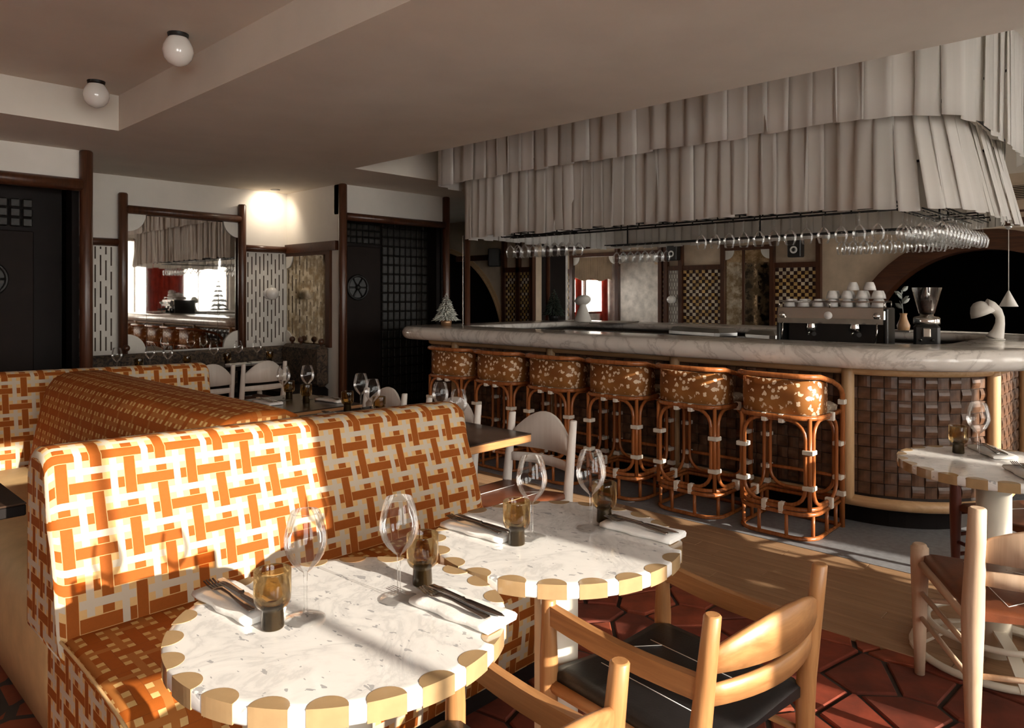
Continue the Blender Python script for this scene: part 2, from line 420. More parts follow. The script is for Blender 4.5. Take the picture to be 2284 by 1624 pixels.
# window wall behind the camera (y = -2.2): piers between real openings
W = [(.30, 1.74, .70, 2.62), (1.80, 2.9, .60, 2.42), (3.2, 5.0, .80, 2.95), (5.1, 7.9, .80, 2.95), (8.2, 9.3, .5, 2.3), (9.5, 10.7, .5, 2.3), (-2.4, -.2, .7, 2.4)]
W = sorted(W); ww = MB(); x = -3.1
for (a, b_, z0, z1) in W:
    ww.box(x, a, -2.45, -2.2, -.1, 3.3); ww.box(a, b_, -2.45, -2.2, -.1, z0); ww.box(a, b_, -2.45, -2.2, z1, 3.3); x = b_
ww.box(x, 11.3, -2.45, -2.2, -.1, 3.3)
struct(ww.build('wall_south', M['stone_wall']))
for k, (a, b_, z0, z1) in enumerate(W):
    f = MB(); e = .035
    f.box(a, a+e, -2.36, -2.29, z0, z1); f.box(b_-e, b_, -2.36, -2.29, z0, z1); f.box(a+e, b_-e, -2.36, -2.29, z0, z0+e); f.box(a+e, b_-e, -2.36, -2.29, z1-e, z1)
    for i in range(1, max(1, round((b_-a)/.75))): xm = a+(b_-a)*i/max(1, round((b_-a)/.75)); f.box(xm-.014, xm+.014, -2.34, -2.31, z0+e, z1-e)
    wo = struct(f.build('window_%d' % (k+1), M['dark_wood']))
    MB().box(a+e, b_-e, -2.329, -2.325, z0+e, z1-e).build('pane', M['glass_clear'], wo)
    pd = bpy.data.lights.new('window_portal', 'AREA'); pd.shape = 'RECTANGLE'; pd.size = b_-a; pd.size_y = z1-z0; pd.cycles.is_portal = True
    po = bpy.data.objects.new('window_portal', pd); COL.objects.link(po); po.location = ((a+b_)/2, -2.27, (z0+z1)/2); po.rotation_euler = (-PI/2, 0, PI)
# unseen piers, lintel and eaves added outside to band the sun and block high sky
tp = MB(); sh = .266
for a, b_ in ((1.73, 2.56), (2.86, 3.42), (3.86, 4.03), (4.44, 5.12), (5.86, 6.85)): tp.box(a+sh, b_+sh, -6.3, -6.0, -.6, 4.3)
tp.box(5.12+sh, 5.86+sh, -6.3, -6.0, 3.04, 4.3); tp.box(1.7, 11.6, -5.2, -2.46, 3.02, 3.14); tp.box(-3.2, 1.7, -3.6, -2.46, 2.98, 3.10); struct(tp.build('wall_sun_blocker', M['plaster_white']))
struct(MB().box(-40, 40, -60, -2.5, -.6, -.5).build('ground_outside', M['snow_ground']))
wallbox('wall_west', [(-3.1, -3.0, -2.4, 6.3, -.1, 2.6)], M['plaster_white'])

# niche wall with the mirror (y 7.33), side returns, and the two door walls in front of it
def wallx(name, x0, x1, y0, y1, z0, z1, mat): return wallbox(name, [(x0, x1, y0, y1, z0, z1)], mat)
wallx('wall_niche_back', 1.70, 4.2, 7.33, 7.45, -.1, 2.5, M['plaster_white'])
wallbox('wall_niche_right', [(4.09, 4.14, 6.27, 7.33, -.1, 2.5)], M['plaster_white'])
wallbox('wall_niche_left', [(1.70, 1.80, 6.55, 7.33, -.1, 2.5)], M['plaster_white'])
wallbox('wall_door_left', [(-3.0, .66, 6.28, 6.4, -.1, 2.5), (.66, 1.80, 6.28, 6.40, 2.28, 2.5)], M['plaster_white'])
wallbox('wall_door_right', [(4.09, 5.53, 6.26, 6.38, 2.20, 2.5)], M['plaster_white'])
def post(b, x, y, z0, z1, r=.042, n=14): b.lathe([(r*.8, z0), (r, z0+.01), (r, z1-.012), (r*.8, z1)], n, (x, y, 0))
def rail(b, p, q, r=.04, n=12): b.tube([p, q], r, n)
tr = MB(); post(tr, 1.79, 6.26, 0, 2.5, .047); rail(tr, (.6, 6.26, 2.23), (1.76, 6.26, 2.23), .05); post(tr, .62, 6.26, 0, 2.5, .047)
struct(tr.build('trim_1', M['dark_wood']))
tr = MB(); post(tr, 4.10, 6.24, 0, 2.5, .043); post(tr, 5.48, 6.24, 0, 2.5, .043); rail(tr, (4.13, 6.24, 2.175), (5.45, 6.24, 2.175), .04)
struct(tr.build('trim_2', M['dark_wood']))
tr = MB(); rail(tr, (1.82, 7.30, 1.87), (2.36, 7.30, 1.87), .036); rail(tr, (3.58, 7.30, 1.875), (4.09, 7.30, 1.875), .036); tr.box(4.05, 4.09, 6.3, 7.3, 1.835, 1.93)
struct(tr.build('trim_3', M['dark_wood_x']))

def recess_door(name, x0, x1, y, split, cxp, czp, tiles_right, trz=(1.93, 2.15)):
    """a dark door with a round window under a strip of glass blocks, dark glazed tiles beside it"""
    b = MB(); b.box(x0-.05, x1+.05, y+.05, y+.12, -.1, 2.4); b.box(x0-.08, x0-.03, 6.40, y+.05, -.1, 2.3); b.box(x1+.03, x1+.08, 6.40, y+.05, -.1, 2.3); b.box(x0-.05, x1+.05, 6.40, y+.05, 2.24, 2.3)
    d = struct(b.build(name, M['black_brown']))
    p = MB(); p.bbox(x0, split, y+.01, y+.05, 0, trz[0]-.03, .006); p.build('door_panel', M['door_dark'], d)
    # round window: ring, spokes
    r = MB(); R = .125
    r.tube([(cxp+R*math.cos(a*PI/12), y, czp+R*math.sin(a*PI/12)) for a in range(24)], .014, 8, closed=True)
    r.ball((cxp, y, czp), .03, 10, 6)
    for a in range(6): r.tube([(cxp, y, czp), (cxp+R*math.cos(a*PI/3), y, czp+R*math.sin(a*PI/3))], .009, 6)
    rw = r.build('round_window', M['black_metal'], d)
    g = MB(); g.lathe([(R-.01, 0), (R-.01, .004)], 24); g.map(lambda X, Y, Z: (cxp+X, y+.006+Z*.5, czp+Y)); g.build('pane', M['block_dark'], rw)
    gb = MB(); gb.bbox(-.034, .034, -.012, .012, -.034, .034, .009); gm = gb.mesh('glass_block', M['block_dark'])
    n = max(1, int((split-x0)/.075))
    for i in range(n):
        for j in range(3): link('glass_block', gm, d, (x0+(i+.5)*(split-x0)/n, y+.02, trz[0]+.036+j*.073))
    if tiles_right:
        tb = MB(); tb.bbox(-.034, .034, -.01, .01, -.048, .048, .008); tm = tb.mesh('glazed_tile', M['block_dark'])
        n = int((x1-split)/.076)
        for i in range(n):
            for j in range(20): link('glazed_tile', tm, d, (split+.03+(i+.5)*(x1-split-.03)/n, y+.03, .22+j*.103))
    return d
recess_door('door_1', 4.22, 5.44, 6.50, 4.76, 4.46, 1.46, True)
recess_door('door_2', .70, 1.70, 6.50, 1.50, 1.20, 1.50, False, (1.90, 2.12))

# slotted white panels beside the mirror, wall mirrors
def slot_panel(parent, x0, x1, z0, z1, y, nm='panel_board'):
    MB().box(x0, x1, y-.012, y, z0, z1).build(nm, M['panel_white'], parent)
    s = MB(); rr = random.Random(int(x0*100)); k = 0; xx = x0+.03
    while xx < x1-.01:
        z = z0-.2*rr.random()+(.09 if k % 2 else 0)
        while z < z1:
            L = rr.uniform(.15, .20); a = max(z, z0+.005); c = min(z+L, z1-.005)
            if c-a > .02: s.box(xx-.006, xx+.006, y-.014, y-.011, a, c)
            z += L+.055
        xx += .045; k += 1
    o = s.build('slots', M['slot_dark'], parent); o['kind'] = 'stuff'
sp = thing('slotted_panel', 'white slotted wall panel between door post and mirror post', 'wall panel', (0, 0, 0)); slot_panel(sp, 1.82, 2.34, .86, 1.83, 7.325)
sp = thing('slotted_panel', 'white slotted wall panel with globe sconce right of the big mirror', 'wall panel', (0, 0, 0)); slot_panel(sp, 3.60, 4.085, .86, 1.835, 7.325)
mr = thing('wall_mirror', 'big wall mirror in dark round wooden frame with scalloped corners', 'mirror')
f = MB(); post(f, 2.39, 7.28, .80, 2.335, .042); post(f, 3.55, 7.28, .80, 2.33, .042); rail(f, (2.41, 7.28, 2.185), (3.53, 7.28, 2.175), .04)
f.build('frame', M['dark_wood'], mr)
for k, (a, b_) in enumerate(((2.41, 2.608), (2.611, 3.30), (3.303, 3.53))):
    MB().box(a, b_, 7.312, 7.328, .84, 2.15).build('mirror_pane', M['mirror_clear'], mr)
for (cx, cz, a0, a1) in ((2.43, 2.15, 270, 360), (3.53, 2.15, 180, 270), (2.43, .84, 0, 90), (3.53, .84, 90, 180)):
    pts = [(cx, cz)]+[(cx+.17*math.cos(math.radians(a0+(a1-a0)*k/8)), cz+.17*math.sin(math.radians(a0+(a1-a0)*k/8))) for k in range(9)]
    q = MB(); q.prism(pts, 0, .014); q.map(lambda X, Y, Z: (X, 7.311-Z, Y)); q.build('scallop_corner', M['panel_white'], mr)
m2 = thing('bronze_mirror', 'mottled bronze mirror on the niche side wall beside the door post', 'mirror')
MB().box(4.070, 4.088, 6.50, 7.28, .86, 1.80).build('mirror_pane', M['mirror_bronze'], m2)
q = MB(); q.box(4.06, 4.09, 6.42, 6.50, .84, 1.84); q.box(4.06, 4.09, 6.50, 7.3, 1.80, 1.84); q.build('frame', M['dark_wood'], m2)
for (cy0, cz, a0, a1) in ((7.28, 1.80, 180, 270), (7.28, .86, 90, 180)):
    pts = [(cy0, cz)]+[(cy0+.13*math.cos(math.radians(a0+(a1-a0)*k/8)), cz+.13*math.sin(math.radians(a0+(a1-a0)*k/8))) for k in range(9)]
    q = MB(); q.prism(pts, 0, .012); q.map(lambda X, Y, Z: (4.056+Z, X, Y)); q.build('scallop_corner', M['panel_white'], m2)

# far room: wall with the arch at x 7.5, wall of panels and the wide arch at x 11
def arch_wall(name, x, ya, yb, zt, cy0, cz, R, th, mat, sign=1):
    """wall in the plane x between ya..yb with a round-headed opening about (cy0, cz)"""
    b = MB(); N = 28
    def hole(y):
        d = R*R-(y-cy0)**2
        return cz+math.sqrt(d) if d > 0 else None
    ys = sorted(set([ya, yb]+[cy0-R*math.cos(PI*k/N) for k in range(N+1) if ya < cy0-R*math.cos(PI*k/N) < yb]))
    for a, c in zip(ys, ys[1:]):
        ha = hole(a); hc = hole(c); ins = abs((a+c)/2-cy0) < R
        za = (ha if ha is not None else cz) if ins else -.1; zc = (hc if hc is not None else cz) if ins else -.1
        v = [(x, a, za), (x, c, zc), (x, c, zt), (x, a, zt), (x+th, a, za), (x+th, c, zc), (x+th, c, zt), (x+th, a, zt)]
        b.add(v, [(0, 3, 2, 1), (4, 5, 6, 7), (0, 1, 5, 4), (3, 7, 6, 2), (0, 4, 7, 3), (1, 2, 6, 5)])
    return struct(b.build(name, mat))
def arch_trim(b, x, cy0, cz, r0, r1, th, a0=0, a1=180, n=30):
    rings = []
    for k in range(n+1):
        a = math.radians(a0+(a1-a0)*k/n); c, s = math.cos(a), math.sin(a)
        rings.append([(x, cy0+r0*c, cz+r0*s), (x, cy0+r1*c, cz+r1*s), (x+th, cy0+r1*c, cz+r1*s), (x+th, cy0+r0*c, cz+r0*s)])
    b.loft(rings, True, True, 0, False)
arch_wall('wall_arch_near', 7.5, 6.66, 9.98, 2.5, 8.75, .6, 1.46, .12, M['plaster_beige'])
tr = MB(); arch_trim(tr, 7.47, 8.75, .6, 1.46, 1.49, .05, 90, 180); arch_trim(tr, 7.48, 8.75, .6, 1.49, 1.535, .03, 90, 180)
struct(tr.build('trim_4', M['pale_wood']))
tr = MB()
for y in (7.24, 6.96, 6.70): tr.box(7.44, 7.5, y-.03, y+.03, 0, 2.5)
tr.box(7.44, 7.5, 7.27, 8.25, 1.89, 1.97); tr.box(7.44, 7.5, 6.7, 7.24, 1.70, 1.77)
struct(tr.build('trim_5', M['dark_wood']))
wallbox('wall_far_room', [(8.1, 8.15, 6.7, 9.98, -.1, 2.5), (7.62, 8.15, 6.66, 6.72, -.1, 2.5)], M['black_brown'])
wallbox('wall_far_room_outer', [(8.15, 8.2, 6.66, 9.98, -.1, 2.5)], M['stone_wall'])
wallbox('wall_north_far', [(7.0, 8.2, 10.0, 10.15, -.1, 2.6), (10.6, 11.3, 10.0, 10.15, -.1, 2.6), (8.2, 10.6, 10.0, 10.15, -.1, .95), (8.2, 10.6, 10.0, 10.15, 2.2, 2.6)], M['stone_wall'])
wallbox('wall_north', [(-3.1, 7.0, 10.0, 10.15, -.1, 3.3), (5.53, 5.6, 6.38, 10.0, -.1, 2.5)], M['black_brown'])
arch_wall('wall_east', 11.0, -2.4, 10.0, 2.5, 2.0, .55, 1.45, .15, M['plaster_beige'])
tr = MB(); arch_trim(tr, 10.90, 2.0, .55, 1.42, 1.68, .3); struct(tr.build('trim_6', M['dark_wood_h']))
wallbox('wall_cellar', [(14.5, 14.6, -1, 5, -.1, 2.6), (11.15, 14.5, 4.6, 4.7, -.1, 2.6), (11.15, 14.5, -1.0, -.9, -.1, 2.6), (11.15, 14.5, -1, 5, 2.3, 2.4), (11.15, 14.5, -1, 4.7, -.12, 0)], M['black_brown'])
tr = MB()
for y in (9.75, 9.27, 8.80, 7.73, 6.81, 6.70, 6.41, 5.63, 4.80, 4.09): tr.box(10.92, 11.0, y-.035, y+.035, 0, 2.5)
for (a, b_) in ((9.27, 8.80), (6.70, 6.41), (6.41, 5.63), (4.80, 4.09)): tr.box(10.94, 11.0, b_, a, 1.80, 1.88)
for (a, b_) in ((8.80, 7.73), (7.73, 6.81), (5.63, 4.80), (9.75, 9.27)): tr.box(10.93, 11.0, b_, a, 2.10, 2.17)
tr.box(10.95, 11.0, 5.26, 5.30, .8, 2.1)
struct(tr.build('trim_7', M['dark_wood']))
def check_panel(label, y0, y1, z0, z1, x, ncol, nrow, cats=None):
    t = thing('checker_panel', label, 'tile panel')
    x -= .004; MB().box(x-.02, x, y0, y1, z0, z1).build('backing', M['tile_maroon'], t)
    b = MB(); rr = random.Random(ncol*7+nrow); w = (y1-y0)/ncol; h = (z1-z0)/nrow
    for i in range(ncol):
        for j in range(nrow):
            if (i+j) % 2 == 0: b.box(x-.032, x-.02, y0+i*w+.002, y0+(i+1)*w-.002, z0+j*h+.002, z0+(j+1)*h-.002, rr.choice((0, 0, 1)))
    o = b.build('tiles', [M['tile_gold'], M['tile_cream']], t); o['kind'] = 'stuff'
check_panel('gold and maroon checkered tile panel with a speaker above, nearest the wide arch', 4.13, 4.76, .80, 1.80, 11, 11, 18)
check_panel('wide gold and maroon checkered tile panel right of the narrow white slotted panel', 5.67, 6.37, .80, 1.80, 11, 12, 18)
check_panel('cream checkered tile panel left of the twin mirrors behind the bar', 8.84, 9.23, .80, 1.80, 11, 8, 18)
check_panel('narrow checkered tile panel right of the near arch', 6.99, 7.21, .80, 1.70, 7.5, 6, 22)
check_panel('thin checkered tile strip beside the far room corner post', 6.73, 6.93, .80, 1.70, 7.5, 6, 22)
check_panel('sliver of checkered tile between two dark posts right of the twin mirrors', 6.735, 6.775, .80, 1.80, 11, 2, 24)
def far_mirror(label, y0, y1, z0, z1, mat, corners=True):
    t = thing('wall_mirror', label, 'mirror')
    MB().box(10.965, 10.985, y0, y1, z0, z1).build('mirror_pane', M[mat], t)
    q = MB(); q.box(10.96, 10.99, y0, y1, z0-.02, z0); q.box(10.96, 10.99, y0, y1, z1, z1+.02); q.build('frame', M['dark_wood'], t)
    if corners:
        for (cy0, a0, a1) in ((y0, 270, 360), (y1, 180, 270)):
            pts = [(cy0, z1)]+[(cy0+.15*math.cos(math.radians(a0+(a1-a0)*k/8)), z1+.15*math.sin(math.radians(a0+(a1-a0)*k/8))) for k in range(9)]
            q = MB(); q.prism(pts, 0, .012); q.map(lambda X, Y, Z: (10.955+Z, X, Y)); q.build('scallop_corner', M['panel_white'], t)
far_mirror('left one of the twin mirrors behind the bar', 7.77, 8.76, .85, 2.10, 'mirror_clear')
far_mirror('right one of the twin mirrors behind the bar', 6.85, 7.69, .85, 2.10, 'mirror_clear')
far_mirror('mirror between two checkered tile panels behind the bar', 4.84, 5.59, .85, 2.10, 'mirror_bronze')
far_mirror('slim mirror at the far left end of the panelled wall behind the bar', 9.31, 9.71, .85, 2.10, 'mirror_clear')
sp = thing('slotted_panel', 'narrow white slotted panel behind the bar between dark posts', 'wall panel')
b = MB(); b.box(10.975, 10.99, 6.45, 6.66, .8, 1.8); b.build('panel_board', M['panel_white'], sp)
b = MB()
for i in range(8):
    for j in range(7): b.box(10.972, 10.976, 6.465+i*.025, 6.473+i*.025, .82+j*.14+(.07 if i % 2 else 0), .92+j*.14+(.05 if i % 2 else 0))
o = b.build('slots', M['slot_dark'], sp); o['kind'] = 'stuff'
# bulkhead on the far side of the bar tray, with a vent
bk = struct(MB().box(8.0, 8.5, -2.2, 8.5, 2.04, 2.5).build('wall_bulkhead', M['plaster_beige']))
tr = MB(); tr.box(7.97, 8.0, -2.2, 8.5, 2.02, 2.09); tr.box(7.985, 8.0, -2.2, 8.5, 2.14, 2.16); struct(tr.build('trim_8', M['dark_wood_h']))
vt = thing('air_vent', 'slatted air vent grille in the bulkhead right of the fringe', 'vent', (7.995, 1.1, 2.32))
b = MB(); b.box(-.012, 0, -.36, .36, -.075, -.065); b.box(-.012, 0, -.36, .36, .065, .075); b.box(-.012, 0, -.36, -.35, -.065, .065); b.box(-.012, 0, .35, .36, -.065, .065); b.build('frame', M['plaster_beige'], vt)
MB().box(-.003, 0, -.35, .35, -.065, .065).build('backing', M['black_metal'], vt)
sm_ = MB().box(-.012, -.004, -.35, .35, -.003, .003).mesh('slat', M['plaster_beige'])
for k in range(8): link('slat', sm_, vt, (0, 0, -.056+k*.016))
# red curtains at the piers of the window wall, seen in the mirrors
def curtain(label, x0, x1, z1):
    b = MB(); n = int((x1-x0)/.02); rings = []
    for z in (.03, .6, 1.2, 1.8, z1):
        r = []
        for k in range(n+1):
            x = x0+(x1-x0)*k/n; r.append((x, -2.10+.035*math.sin(k*1.15+.2*z), z))
        rings.append(r+[(p[0], p[1]-.006, p[2]) for p in r[::-1]])
    b.loft(rings, True, True, 0, True); tag(b.build('curtain', M['curtain_red']), label, 'curtain')
curtain('red curtain hanging at the left pier of the window wall', 1.80, 2.5, 2.45)
curtain('red curtain hanging between the tall windows opposite the stools', 4.5, 5.06, 2.95)
curtain('red curtain hanging left of the widest tall window', 5.95, 6.8, 2.9)
def curtain_n(label, x0, x1):
    b = MB(); n = int((x1-x0)/.02); rings = []
    for z in (.5, 1.2, 2.3):
        r = [(x0+(x1-x0)*k/n, 9.93+.03*math.sin(k*1.15+.2*z), z) for k in range(n+1)]
        rings.append(r+[(p[0], p[1]+.006, p[2]) for p in r[::-1]])
    b.loft(rings, True, True, 0, True); tag(b.build('curtain', M['curtain_red']), label, 'curtain')
curtain_n('red curtain at the left of the far room window', 8.22, 8.45); curtain_n('red curtain in the middle of the far room window', 9.2, 9.42); curtain_n('red curtain at the right end of the far room window', 10.4, 10.65)
b = MB()
for a in (8.1, 8.92, 9.74, 10.55): b.box(a, a+.05, 10.03, 10.08, .95, 2.2)
b.box(8.1, 10.6, 10.03, 10.08, .95, 1.0); b.box(8.1, 10.6, 10.03, 10.08, 1.72, 1.76); struct(b.build('window_10', M['dark_wood']))  # window added on the unseen north side to brighten the far bar and mirrors
MB().box(8.15, 10.55, 10.053, 10.057, 1.0, 2.2).build('pane', M['glass_clear'], bpy.data.objects['window_10'])
bl = thing('added_blind', 'beige pleated blind added over the far room window, echoing the fringe in mirrors', 'blind'); b = MB(); rings = []  # blind added as a stand-in for the fringe reflected in the mirrors
for z in (1.72, 2.0, 2.3):
    r = [(8.22+2.43*k/120, 9.82+.018*math.sin(k*1.57), z+(0 if z > 1.8 else .03*math.sin(k*.21))) for k in range(121)]
    rings.append(r+[(p[0], p[1]+.006, p[2]) for p in r[::-1]])
b.loft(rings, True, True, 0, True); b.build('pleats', M['plaster_beige'], bl); MB().box(8.22, 10.65, 9.80, 9.86, 2.3, 2.33).build('head_rail', M['dark_wood_x'], bl)
pd = bpy.data.lights.new('window_portal', 'AREA'); pd.shape = 'RECTANGLE'; pd.size = 2.5; pd.size_y = 1.2; pd.cycles.is_portal = True
po = bpy.data.objects.new('window_portal', pd); COL.objects.link(po); po.location = (9.35, 9.99, 1.58); po.rotation_euler = (PI/2, 0, PI)

# ------------------------------------------------------------------ the bar
BX0, BX1, BY0, BY1 = 4.54, 6.65, .85, 5.42
def bar_loop(d, n=10):      # the bar's front outline pushed out by d
    return rrect(BX0-d, BX1+d, BY0-d, BY1+d, [.65+d, .65+d, max(.05+d, .02), max(.05+d, .02)], n)
bar = thing('bar_island', 'island bar with dark woven leather front, pale wood rails and posts', 'bar')
b = MB(); lo = bar_loop(-.03); li = bar_loop(-.12)
rings = [[(p[0], p[1], z) for p in L] for L, z in ((lo, .14), (lo, .95), (li, .95), (li, .14))]
b.loft(rings+[rings[0]], True, False, 0, False); b.build('carcass', M['bar_dark'], bar)
b = MB(); lk = bar_loop(-.10); lk2 = bar_loop(-.2)
rings = [[(p[0], p[1], z) for p in L] for L, z in ((lk, 0), (lk, .14), (lk2, .14), (lk2, 0))]
b.loft(rings+[rings[0]], True, False, 0, False); b.build('plinth', M['black_brown'], bar)
for z, r, nm in ((.930, .026, 'top_rail'), (.155, .034, 'foot_rail')):
    b = MB(); b.tube([(p[0], p[1], z) for p in bar_loop(.0)], r, 10, closed=True); b.build(nm, M['pale_wood'], bar)
pm_ = MB(); pm_.lathe([(.034, .16), (.036, .18), (.036, .92), (.034, .94)], 14); pmm = pm_.mesh('post', M['pale_wood_v'])
for (x, y) in ((4.53, 1.52), (4.53, 2.70), (4.53, 3.86), (4.53, 5.03), (5.02, .866), (5.9, .84)): link('post', pmm, bar, (x, y, 0))
# woven leather straps: over-and-under squares along the front
def strap_mesh(w, horiz):
    b = MB(); h = w/2-.0015; N = 4; rings = []
    for k in range(N+1):
        t = -h+2*h*k/N; bul = .010*math.cos(PI/2*(t/h)*.92)+.002
        if horiz: rings.append([(t, 0, -h), (t, 0, h), (t, -bul, h*.96), (t, -bul, -h*.96)])
        else: rings.append([(-h, 0, t), (h, 0, t), (h*.96, -bul, t), (-h*.96, -bul, t)])
    b.loft(rings, True, True, 0, False, flip=horiz); return b
NR = 10; ZR0, PR = .197, .0705
# follow the loop from the right side round the corner and along the front
right_side = [(6.0, BY0+.028), (5.19, BY0+.028)]
corner = [(5.19+.622*math.cos(math.radians(a)), 1.5+.622*math.sin(math.radians(a))) for a in range(270, 179, -6)]
front = [(4.568, 1.5), (4.568, BY1)]
W_ = walk(right_side+corner[1:]+front[1:], PR, closed=False)
sh, sv = strap_mesh(PR, True).mesh('leather_strap', M['strap_leather']), strap_mesh(PR, False).mesh('leather_strap', M['strap_leather'])
rest = MB(); cnt = 0
for c, (p, n, st) in enumerate(W_):
    n = -n if (p-Vector((5.6, 3.0))).dot(n) < 0 else n
    rz = math.atan2(n.y, n.x)+PI/2
    for rr_ in range(NR):
        z = ZR0+PR*(rr_+.5); hz = (c+rr_) % 2
        if cnt < 300:
            link('leather_strap', sh if hz else sv, bar, (p.x, p.y, z), rz); cnt += 1
        else:
            q = strap_mesh(PR, bool(hz)); cs, sn = math.cos(rz), math.sin(rz)
            q.map(lambda X, Y, Z: (p.x+X*cs-Y*sn, p.y+X*sn+Y*cs, z+Z)); rest.add(q.v, q.f)
o = rest.build('far_leather_straps', M['strap_leather'], bar); o['kind'] = 'stuff'

# marble counter: one continuous ring with a fat bull-nose
ct = MB(); CO = .28; zt, zb = 1.08, .96; hr = (zt-zb)/2
def cloop(d): return rrect(BX0-d, BX1+d, BY0-d, BY1+d, [.65+d, .65+d, .05+d if .05+d > .03 else .03, .05+d if .05+d > .03 else .03], 12)
prof = [(CO-hr+hr*math.cos(a), (zt+zb)/2+hr*math.sin(a)) for a in [math.radians(k) for k in range(-90, 91, 15)]]+[(-.24, zt), (-.265, zt-.005), (-.27, zt-.045), (-.24, zt-.06), (.0, zb)]
rings = [[(p[0], p[1], z) for p in cloop(d)] for d, z in prof]
ct.loft(rings+[rings[0]], True, False, 0, True, flip=False)
tag(ct.build('marble_counter', M['marble_bar']), 'thick veined marble counter top with rounded edge running round the bar', 'countertop')
# work counter inside, dark
wc = thing('work_counter', 'dark steel work counter inside the bar ring', 'counter')
b = MB(); b.box(4.86, 5.30, 1.18, 5.15, .88, .92); b.build('worktop', M['steel_brushed'], wc)
b = MB(); b.box(4.88, 5.28, 1.55, 5.13, 0, .88); b.build('cabinet', M['black_metal'], wc)
wc2 = thing('back_work_counter', 'dark work counter along the back inside of the bar', 'counter')
b = MB(); b.box(5.85, 6.33, 1.55, 5.1, .84, .88); b.build('worktop', M['black_metal'], wc2)
b = MB(); b.box(5.87, 6.33, 1.57, 5.08, 0, .84); b.build('cabinet', M['black_metal'], wc2)

# ------------------------------------------------------------------ fringe canopy
can = thing('fringe_canopy', 'two-tiered canopy of hanging white cloth strips above the bar', 'canopy', (0, 0, 0))
def strip_mesh(w, h, curl, taper, seed):
    b = MB(); r = random.Random(seed); N = 5; rings = []; ph = r.uniform(0, 6)
    for k in range(N+1):
        t = k/N; z = -h*t; cu = curl*(.5+.5*t); tw = 0
        pts = []
        for j in range(5):
            s_ = (j/4-.5); x = s_*w*(1+.04*math.sin(ph+t*3)); y = cu*math.cos(s_*PI)+.002*math.sin(ph+t*3+s_*3)
            pts.append((x, y, z))
        rings.append(pts+[(p[0], p[1]-.0016, p[2]) for p in pts[::-1]])
    b.loft(rings, True, True, 0, True); return b.mesh('strip', M['fringe_cloth'])
rs = random.Random(5); LO = [strip_mesh(.116, .62, rs.uniform(-.012, .016), 0, k) for k in range(7)]; UP = [strip_mesh(.158, .86, rs.uniform(-.012, .016), 0, 20+k) for k in range(7)]
def canopy_tier(loop, meshes, step, ztop, skip=None, jit=.02, lean=0):
    for p, n, st in walk(loop, step):
        if skip and skip(p): continue
        o = link('strip', rs.choice(meshes), can, (p.x+n.x*rs.uniform(-.006, .008), p.y+n.y*rs.uniform(-.006, .008), ztop+rs.choice((0, 0, .3, .6, 1, -.6, -.2))*jit*.8), math.atan2(n.y, n.x)+PI/2)
        ln = lean*min(1, max(0, (1.6-p.y)/.45)) if p.x < 6.2 else 0
        if ln: o.location.z += ln*.25
        o.rotation_euler = (rs.uniform(-.008, .02)+ln, rs.uniform(-.007, .007), math.atan2(n.y, n.x)+PI/2+rs.uniform(-.09, .09))
canopy_tier(rrect(4.55, 6.90, 1.03, 4.97, [.55, .55, .12, .12], 10), LO, .098, 2.525, None, .018, -.22)
canopy_tier(rrect(4.33, 7.10, .90, 5.12, [.62, .62, .16, .16], 12), UP, .138, 3.24, lambda p: p.x > 6.9, .02)
b = MB()
for L, z in ((rrect(4.56, 6.89, 1.04, 4.96, [.54, .54, .11, .11], 10), 2.53), (rrect(4.36, 7.07, .93, 5.09, [.60, .60, .14, .14], 12), 3.17)):
    b.tube([(p[0], p[1], z) for p in L], .012, 6, closed=True)
for (x, y) in ((4.6, 1.6), (4.6, 3.2), (4.6, 4.8), (6.85, 1.6), (6.85, 3.2), (6.85, 4.8)): b.tube([(x, y, 2.53), (x, y, 3.2)], .008, 6)
b.build('hanging_frame', M['black_metal'], can)
# posts that carry the rack
rack = thing('glass_rack', 'black metal glass rack hung under the white fringe', 'rack')
ZG = 1.932      # foot of a hanging glass rests on two rails
ROWS = {'front': ('y', 5.03, 1.30, 4.78), 'left': ('y', 4.91, 3.90, 4.78), 'right1': ('x', 1.16, 5.06, 6.42), 'right2': ('x', 1.27, 5.06, 6.42), 'right3': ('x', 1.38, 5.06, 6.42), 'back1': ('y', 6.51, 1.40, 4.75), 'back2': ('y', 6.63, 1.40, 4.75)}
b = MB()
for ax, c, a0, a1 in ROWS.values():
    for s_ in (-.019, .019): b.tube([(c+s_, a0, ZG-.0055), (c+s_, a1, ZG-.0055)] if ax == 'y' else [(a0, c+s_, ZG-.0055), (a1, c+s_, ZG-.0055)], .005, 6)
b.build('rail_bars', M['black_metal'], rack)
b = MB()
for y in [1.35+.17*k for k in range(21)]: b.tube([(4.86, y, 1.955), (5.10, y, 1.955), (5.10, y, 1.926)], .006, 5); b.tube([(4.86, y, 1.926), (4.86, y, 1.955)], .006, 5)
for x in (4.86, 5.10): b.tube([(x, 1.3, 1.955), (x, 4.78, 1.955)], .006, 5)
for x in [5.9+.2*k for k in range(3)]: b.tube([(x, 1.11, 1.926), (x, 1.11, 1.955), (x, 1.43, 1.955), (x, 1.43, 1.926)], .006, 5)
b.build('cross_bars', M['black_metal'], rack)
b = MB()
for (x, y) in ((4.86, 1.5), (4.86, 3.0), (4.86, 4.5), (6.57, 1.5), (6.57, 3.0), (6.57, 4.5), (5.8, 1.27)): b.tube([(x, y, 1.926), (x, y, 3.2)], .008, 6)
b.build('hanger_rod', M['black_metal'], rack)
cp = thing('canopy_post', 'dark round post on the left end of the bar with a steel strip', 'post', (4.86, 5.22, 1.08))
